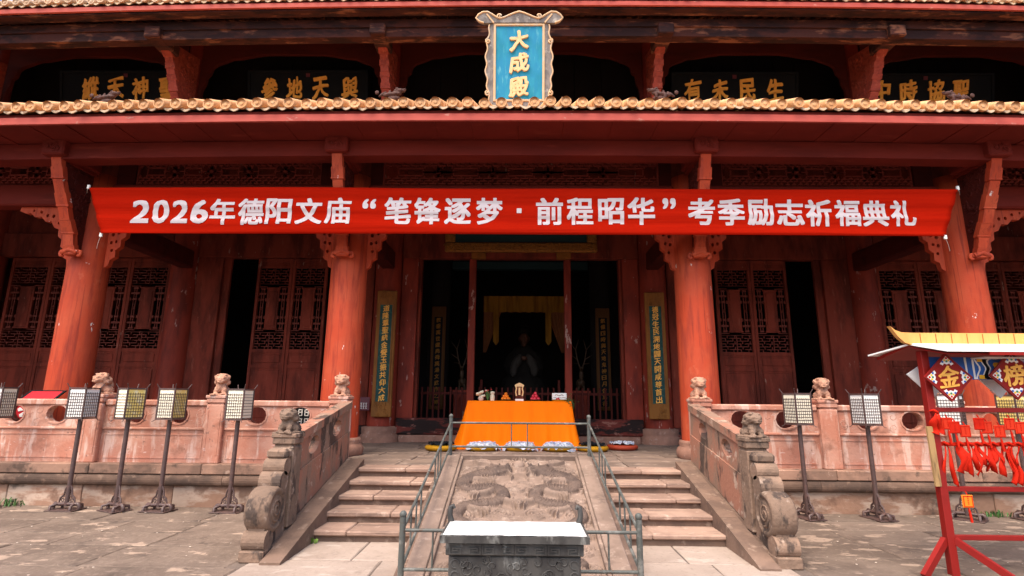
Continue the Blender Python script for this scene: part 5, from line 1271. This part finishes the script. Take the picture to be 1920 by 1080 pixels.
rb('ceiling_board', M_whitep, 4.5, 6.5, 5.3, 5.47, 2.0, 2.01)
# diamond boards with characters
def diamond(x, z, y, ch, lab):
    h = .235; d = obj('diamond_board', MB().prism([(x, z-h), (x+h, z), (x, z+h), (x-h, z)], y-.008, y+.008), M_rackdr, rk, label=lab)
    w_ = .012
    o_ = [(x, z-h), (x+h, z), (x, z+h), (x-h, z)]; i_ = [(x, z-h+w_*1.4), (x+h-w_*1.4, z), (x, z+h-w_*1.4), (x-h+w_*1.4, z)]
    obj('diamond_edge', MB().prism(o_, y-.012, y-.0085, 'XZ', [i_]), M_rackred, d)
    if not ch: return
    g = glyph(ch, .20, .21, .022, .002, .18, 3, len(ch)+int(x*3)); obj('character', MB().add([(a+x, b_+y-.0115, c+z+.005) for a, b_, c in g.v], g.f), M_gold, d)
    for k in range(4):                                        # corner ornaments: white wing, blue and orange inside
        a = k*PI/2; rot = lambda u, v: (x+u*math.cos(a)-v*math.sin(a), z+u*math.sin(a)+v*math.cos(a))
        def sh(f): return [rot(*p) for p in ((.205*f+.215*(1-f), 0), (.13, .085*f), (.115, .05*f), (.135, .035*f), (.125, 0), (.135, -.035*f), (.115, -.05*f), (.13, -.085*f))]
        obj('corner_ornament', MB().prism(sh(.78), y-.0105, y-.0085), M_whitep, d)
        for (u, v, m) in ((.185, 0, M_tag), (.15, .04, M_pblue), (.15, -.04, M_pblue), (.155, 0, M_pgrn), (.165, .02, M_pyel), (.165, -.02, M_pyel)):
            cx, cz = rot(u, v); obj('ornament_dot', MB().prism(circ(cx, cz, .011, .011, 8), y-.0125, y-.0106), m, d)
diamond(4.195, 1.815, 5.40, '金', 'deep red diamond with gold character 金'); diamond(4.83, 1.838, 5.40, '榜', 'deep red diamond with gold character 榜')
for x in (4.22, 4.90): obj('rear_diamond', MB().prism([(x, 1.62), (x+.235, 1.855), (x, 2.0), (x-.235, 1.855)], 5.66, 5.675), M_whitep, rk)
obj('bamboo_board', MB().bar((3.985, 5.46, 1.345), (4.0, 5.47, .79), .055, .02), M_bamboo, rk)
# hanging tags and ribbons: each one a thing of its own
def hang_tag(x, z, y, lab, m=M_tag, sc=1., grp='red prayer tags on the rack', rz=0.):
    t = thing('prayer_tag', lab, 'prayer tag', (x, y, z), 0, grp)
    obj('loop', MB().tube([(x, y+.012, z), (x+.005, y, z-.03)], .006, 5), M_ribbon, t)
    w_, h_ = .052*sc, .115*sc
    obj('plate', MB().box(x-w_, x+w_, y-.006, y+.006, z-.03-h_, z-.03, .004), m, t)
    obj('border', MB().prism([(x-w_+.008, z-.03-h_+.008), (x+w_-.008, z-.03-h_+.008), (x+w_-.008, z-.038), (x-w_+.008, z-.038)], y-.009, y-.0065, 'XZ', [[(x-w_+.014, z-.03-h_+.014), (x+w_-.014, z-.03-h_+.014), (x+w_-.014, z-.044), (x-w_+.014, z-.044)]]), M_ribbon, t)
    mk = MB()
    for k in range(5): mk.box(x-.005, x+.005, y-.009, y-.0065, z-.05-.016*k*sc, z-.042-.016*k*sc)
    obj('marks', mk, M_ribbon, t)
    obj('tassel', MB().tube([(x, y, z-.03-h_), (x+.004, y, z-.06-h_), (x+.012, y, z-.16-h_)], [.004, .010, .012], 6), M_ribbon, t)
q = random.Random(31)
ORD = ('first', 'second', 'third', 'fourth', 'fifth', 'sixth', 'seventh', 'eighth', 'ninth', 'tenth', 'eleventh', 'twelfth', 'thirteenth', 'fourteenth', 'fifteenth', 'sixteenth', 'seventeenth')
TG = 'red tasselled prayer tag, %s from the rack post along the upper bar'
for i, x in enumerate((4.17, 4.23, 4.33, 4.47, 4.545, 4.655, 4.77, 4.86, 4.98, 5.06, 5.2, 5.33, 5.5, 5.64, 5.8, 5.95)):
    hang_tag(x, 1.46-.035*(i % 3)+.0*i, 5.465-.008*(i % 2), TG % ORD[i], M_tag if i not in (1, 3) else M_ribbon)
hang_tag(4.255, .745, 5.47, 'single orange red tag hanging alone from the lower crossbar', M_fruit)
def ribbon(x, z, y, ln, wd, seed, lab='bright red cloth ribbon knotted on the middle bar of the rack', grp='red ribbons tied on the rack'):
    q = random.Random(seed); t = thing('red_ribbon', lab, 'ribbon', (x, y, z), 0, grp)
    kn = MB().tube([(x-.03, y+.0, z+.012), (x-.012, y-.03, z+.02), (x+.015, y-.032, z-.004), (x+.03, y, z+.01), (x+.01, y+.03, z), (x-.03, y+.02, z+.01)], [.009, .014, .016, .013, .012, .009], 7); obj('knot', kn, M_ribbon, t)
    for s in (-1, 1):
        l = ln*q.uniform(.65, 1.05); dx, tw, n = s*q.uniform(.01, .06), q.uniform(-1.6, 1.6), 14; vs_ = []; fs = []
        for i in range(n+1):
            u = i/n; cx = x+s*.012+dx*u+.014*math.sin(u*7+seed); a = tw*u+.5*math.sin(u*5+seed); w_ = wd*(.35+.65*min(1, u*3.2))
            cy = y-.028+.016*math.sin(u*6+seed*2); cz = z-.01-l*u
            vs_ += [(cx-w_*math.cos(a), cy-w_*math.sin(a), cz+(.02 if i == n else 0)), (cx+w_*.1, cy-.010, cz), (cx+w_*math.cos(a), cy+w_*math.sin(a), cz-(.012 if i == n else 0))]
        for i in range(n):
            for j in (0, 1): fs.append((i*3+j, i*3+j+1, i*3+4+j, i*3+3+j))
        o = obj('tail', MB().add(vs_, fs, True), M_ribbon, t); so_ = o.modifiers.new('t', 'SOLIDIFY'); so_.thickness = .002
for i, x in enumerate((4.13, 4.28, 4.36, 4.45, 4.52, 4.60, 4.68, 4.75, 4.84, 4.93, 5.02, 5.12, 5.25, 5.4, 5.52, 5.7, 5.85)):
    ribbon(x, 1.176, 5.5, (.50, .34, .36, .32, .25, .24, .30, .34, .22, .24, .2, .3, .26, .3, .28, .3, .3)[i], (.02, .036, .024, .024, .028, .026, .028, .022, .026, .022, .02, .022, .028, .024, .02, .026, .022)[i], i*3+1, 'red ribbon knotted on the middle bar, %s from the rack post' % ORD[i])
ribbon(4.045, 1.48, 5.46, .20, .034, 77, 'pinkish red bow tied round the left post of the rack')
rs_ = thing('patterned_ribbon', 'long orange red patterned ribbon slanting at the right edge of the rack', 'ribbon', (4.97, 5.44, 1.46))
vs_ = []; fs = []
for i in range(13):
    u = i/12; x = 4.93+.20*u; z = 1.46-.46*u; y = 5.42+.02*math.sin(u*6); vs_ += [(x-.03, y, z-.01), (x+.03, y, z+.012)]
for i in range(12): fs.append((i*2, i*2+1, i*2+3, i*2+2))
obj('cloth_strip', MB().add(vs_, fs, True), M_ribbon, rs_)
for i in range(9): u = (i+.5)/9; obj('printed_mark', MB().prism(circ(4.93+.20*u, 1.46-.46*u, .013, .016, 6), 5.395, 5.398), M_pyel, rs_)
# ================================================================== SMALL SIGNS AND PLANTS
sg = thing('notice_sign', 'small purple sign with white marks right of the second red column', 'sign', (-3.52, 12.40, 1.34))
obj('sign_plate', MB().box(-3.70, -3.38, 12.39, 12.41, 1.30, 1.60, .01), M_purple, sg)
mk = MB()
for r_ in range(2):
    for k in range(4): x = -3.64+k*.055; z = 1.46-.07*r_; mk.box(x, x+.04, 12.383, 12.389, z, z+.008); mk.box(x+.014, x+.022, 12.383, 12.389, z-.035, z-.001); mk.box(x+.004, x+.036, 12.383, 12.389, z-.045, z-.037)
obj('print', mk, M_white, sg)
s2 = thing('notice_board', 'dark board with large white marks behind the balustrade opening near the left stair', 'sign', (-3.40, 8.72, TZ))
obj('board', MB().box(-3.66, -3.14, 8.70, 8.72, 1.05, 1.48, .006), M_black, s2)
mk = MB()
for (cx, cz) in ((-3.46, 1.34), (-3.36, 1.34), (-3.46, 1.20), (-3.36, 1.20)):
    for (a, b_, c, d) in ((-.035, .035, .04, .052), (-.035, .035, .0, .012), (-.035, -.023, -.045, .055), (.018, .03, -.045, .055), (-.03, .03, -.05, -.04)): mk.box(cx+a, cx+b_, 8.692, 8.699, cz+c, cz+d)
obj('print', mk, M_white, s2)
s3 = thing('leaning_sign', 'red tilted sign with dark frame standing behind the far left balustrade', 'sign', (-8.0, 8.85, TZ))
mbp = MB().box(-8.25, -7.72, -.015, .015, 0, .32, .006); mbp.v = [(a, 8.95+b_*.8+c*.75, 1.47+c*.55) for a, b_, c in mbp.v]; obj('panel', mbp, M_redsign, s3)
mbf = MB()
for b_ in ((-8.29, -8.25, -.02, .02, -.03, .35), (-7.72, -7.68, -.02, .02, -.03, .35), (-8.249, -7.721, -.02, .02, .321, .35), (-8.249, -7.721, -.02, .02, -.03, -.001)): mbf.box(*b_)
mbf.v = [(a, 8.95+b_*.8+c*.75, 1.47+c*.55) for a, b_, c in mbf.v]; obj('frame', mbf, M_black, s3)
obj('stand', MB().box(-8.02, -7.94, 8.98, 9.06, TZ, 1.5), M_black, s3)
s4 = thing('round_sign', 'round red sign with white petals seen through the far left balustrade opening', 'sign', (-8.10, 8.95, TZ))
obj('disc', MB().prism(circ(-8.10, 1.33, .14, .14, 24), 8.94, 8.96), M_redsign, s4)
mk = MB()
for k in range(5): a = k*2*PI/5+.4; mk.prism([(-8.10+.02*math.cos(a), 1.33+.02*math.sin(a)), (-8.10+.10*math.cos(a-.35), 1.33+.10*math.sin(a-.35)), (-8.10+.12*math.cos(a), 1.33+.12*math.sin(a)), (-8.10+.10*math.cos(a+.35), 1.33+.10*math.sin(a+.35))], 8.933, 8.939)
obj('petals', mk, M_white, s4); obj('pole', MB().box(-8.12, -8.08, 8.965, 9.0, TZ, 1.25), M_black, s4)
def tuft(x, y, z, n, h, sp_, m, lab, seed, wd=.006):
    q = random.Random(seed); mb = MB()
    for i in range(n):
        bx0, by = x+q.gauss(0, sp_), y+q.gauss(0, sp_*.4); a = q.uniform(0, 2*PI); l = h*q.uniform(.5, 1.1); lean = q.uniform(.2, .9)*l; w_ = wd*q.uniform(.6, 1.4)
        px, py = -math.sin(a)*w_, math.cos(a)*w_; dx, dy = math.cos(a)*lean, math.sin(a)*lean
        mb.add([(bx0-px, by-py, z), (bx0+px, by+py, z), (bx0+dx*.5-px*1.2, by+dy*.5-py*1.2, z+l*.7), (bx0+dx*.5+px*1.2, by+dy*.5+py*1.2, z+l*.7), (bx0+dx, by+dy, z+l*.85)], [(0, 1, 3, 2), (2, 3, 4)])
    tag(obj('weed', mb, m), lab, 'weed', None)
tuft(-7.45, 8.21, 0, 60, .13, .12, M_leaf, 'grassy weed growing at the foot of the far left terrace wall', 1)
tuft(6.75, 8.19, 0, 55, .10, .10, M_leaf, 'grassy weed growing at the terrace wall on the far right', 2)
tuft(-2.30, 6.36, 0, 16, .07, .03, M_weed, 'small bright green weed at the foot of the left steps', 3, .02)
bpy.data.objects.remove(_fo)
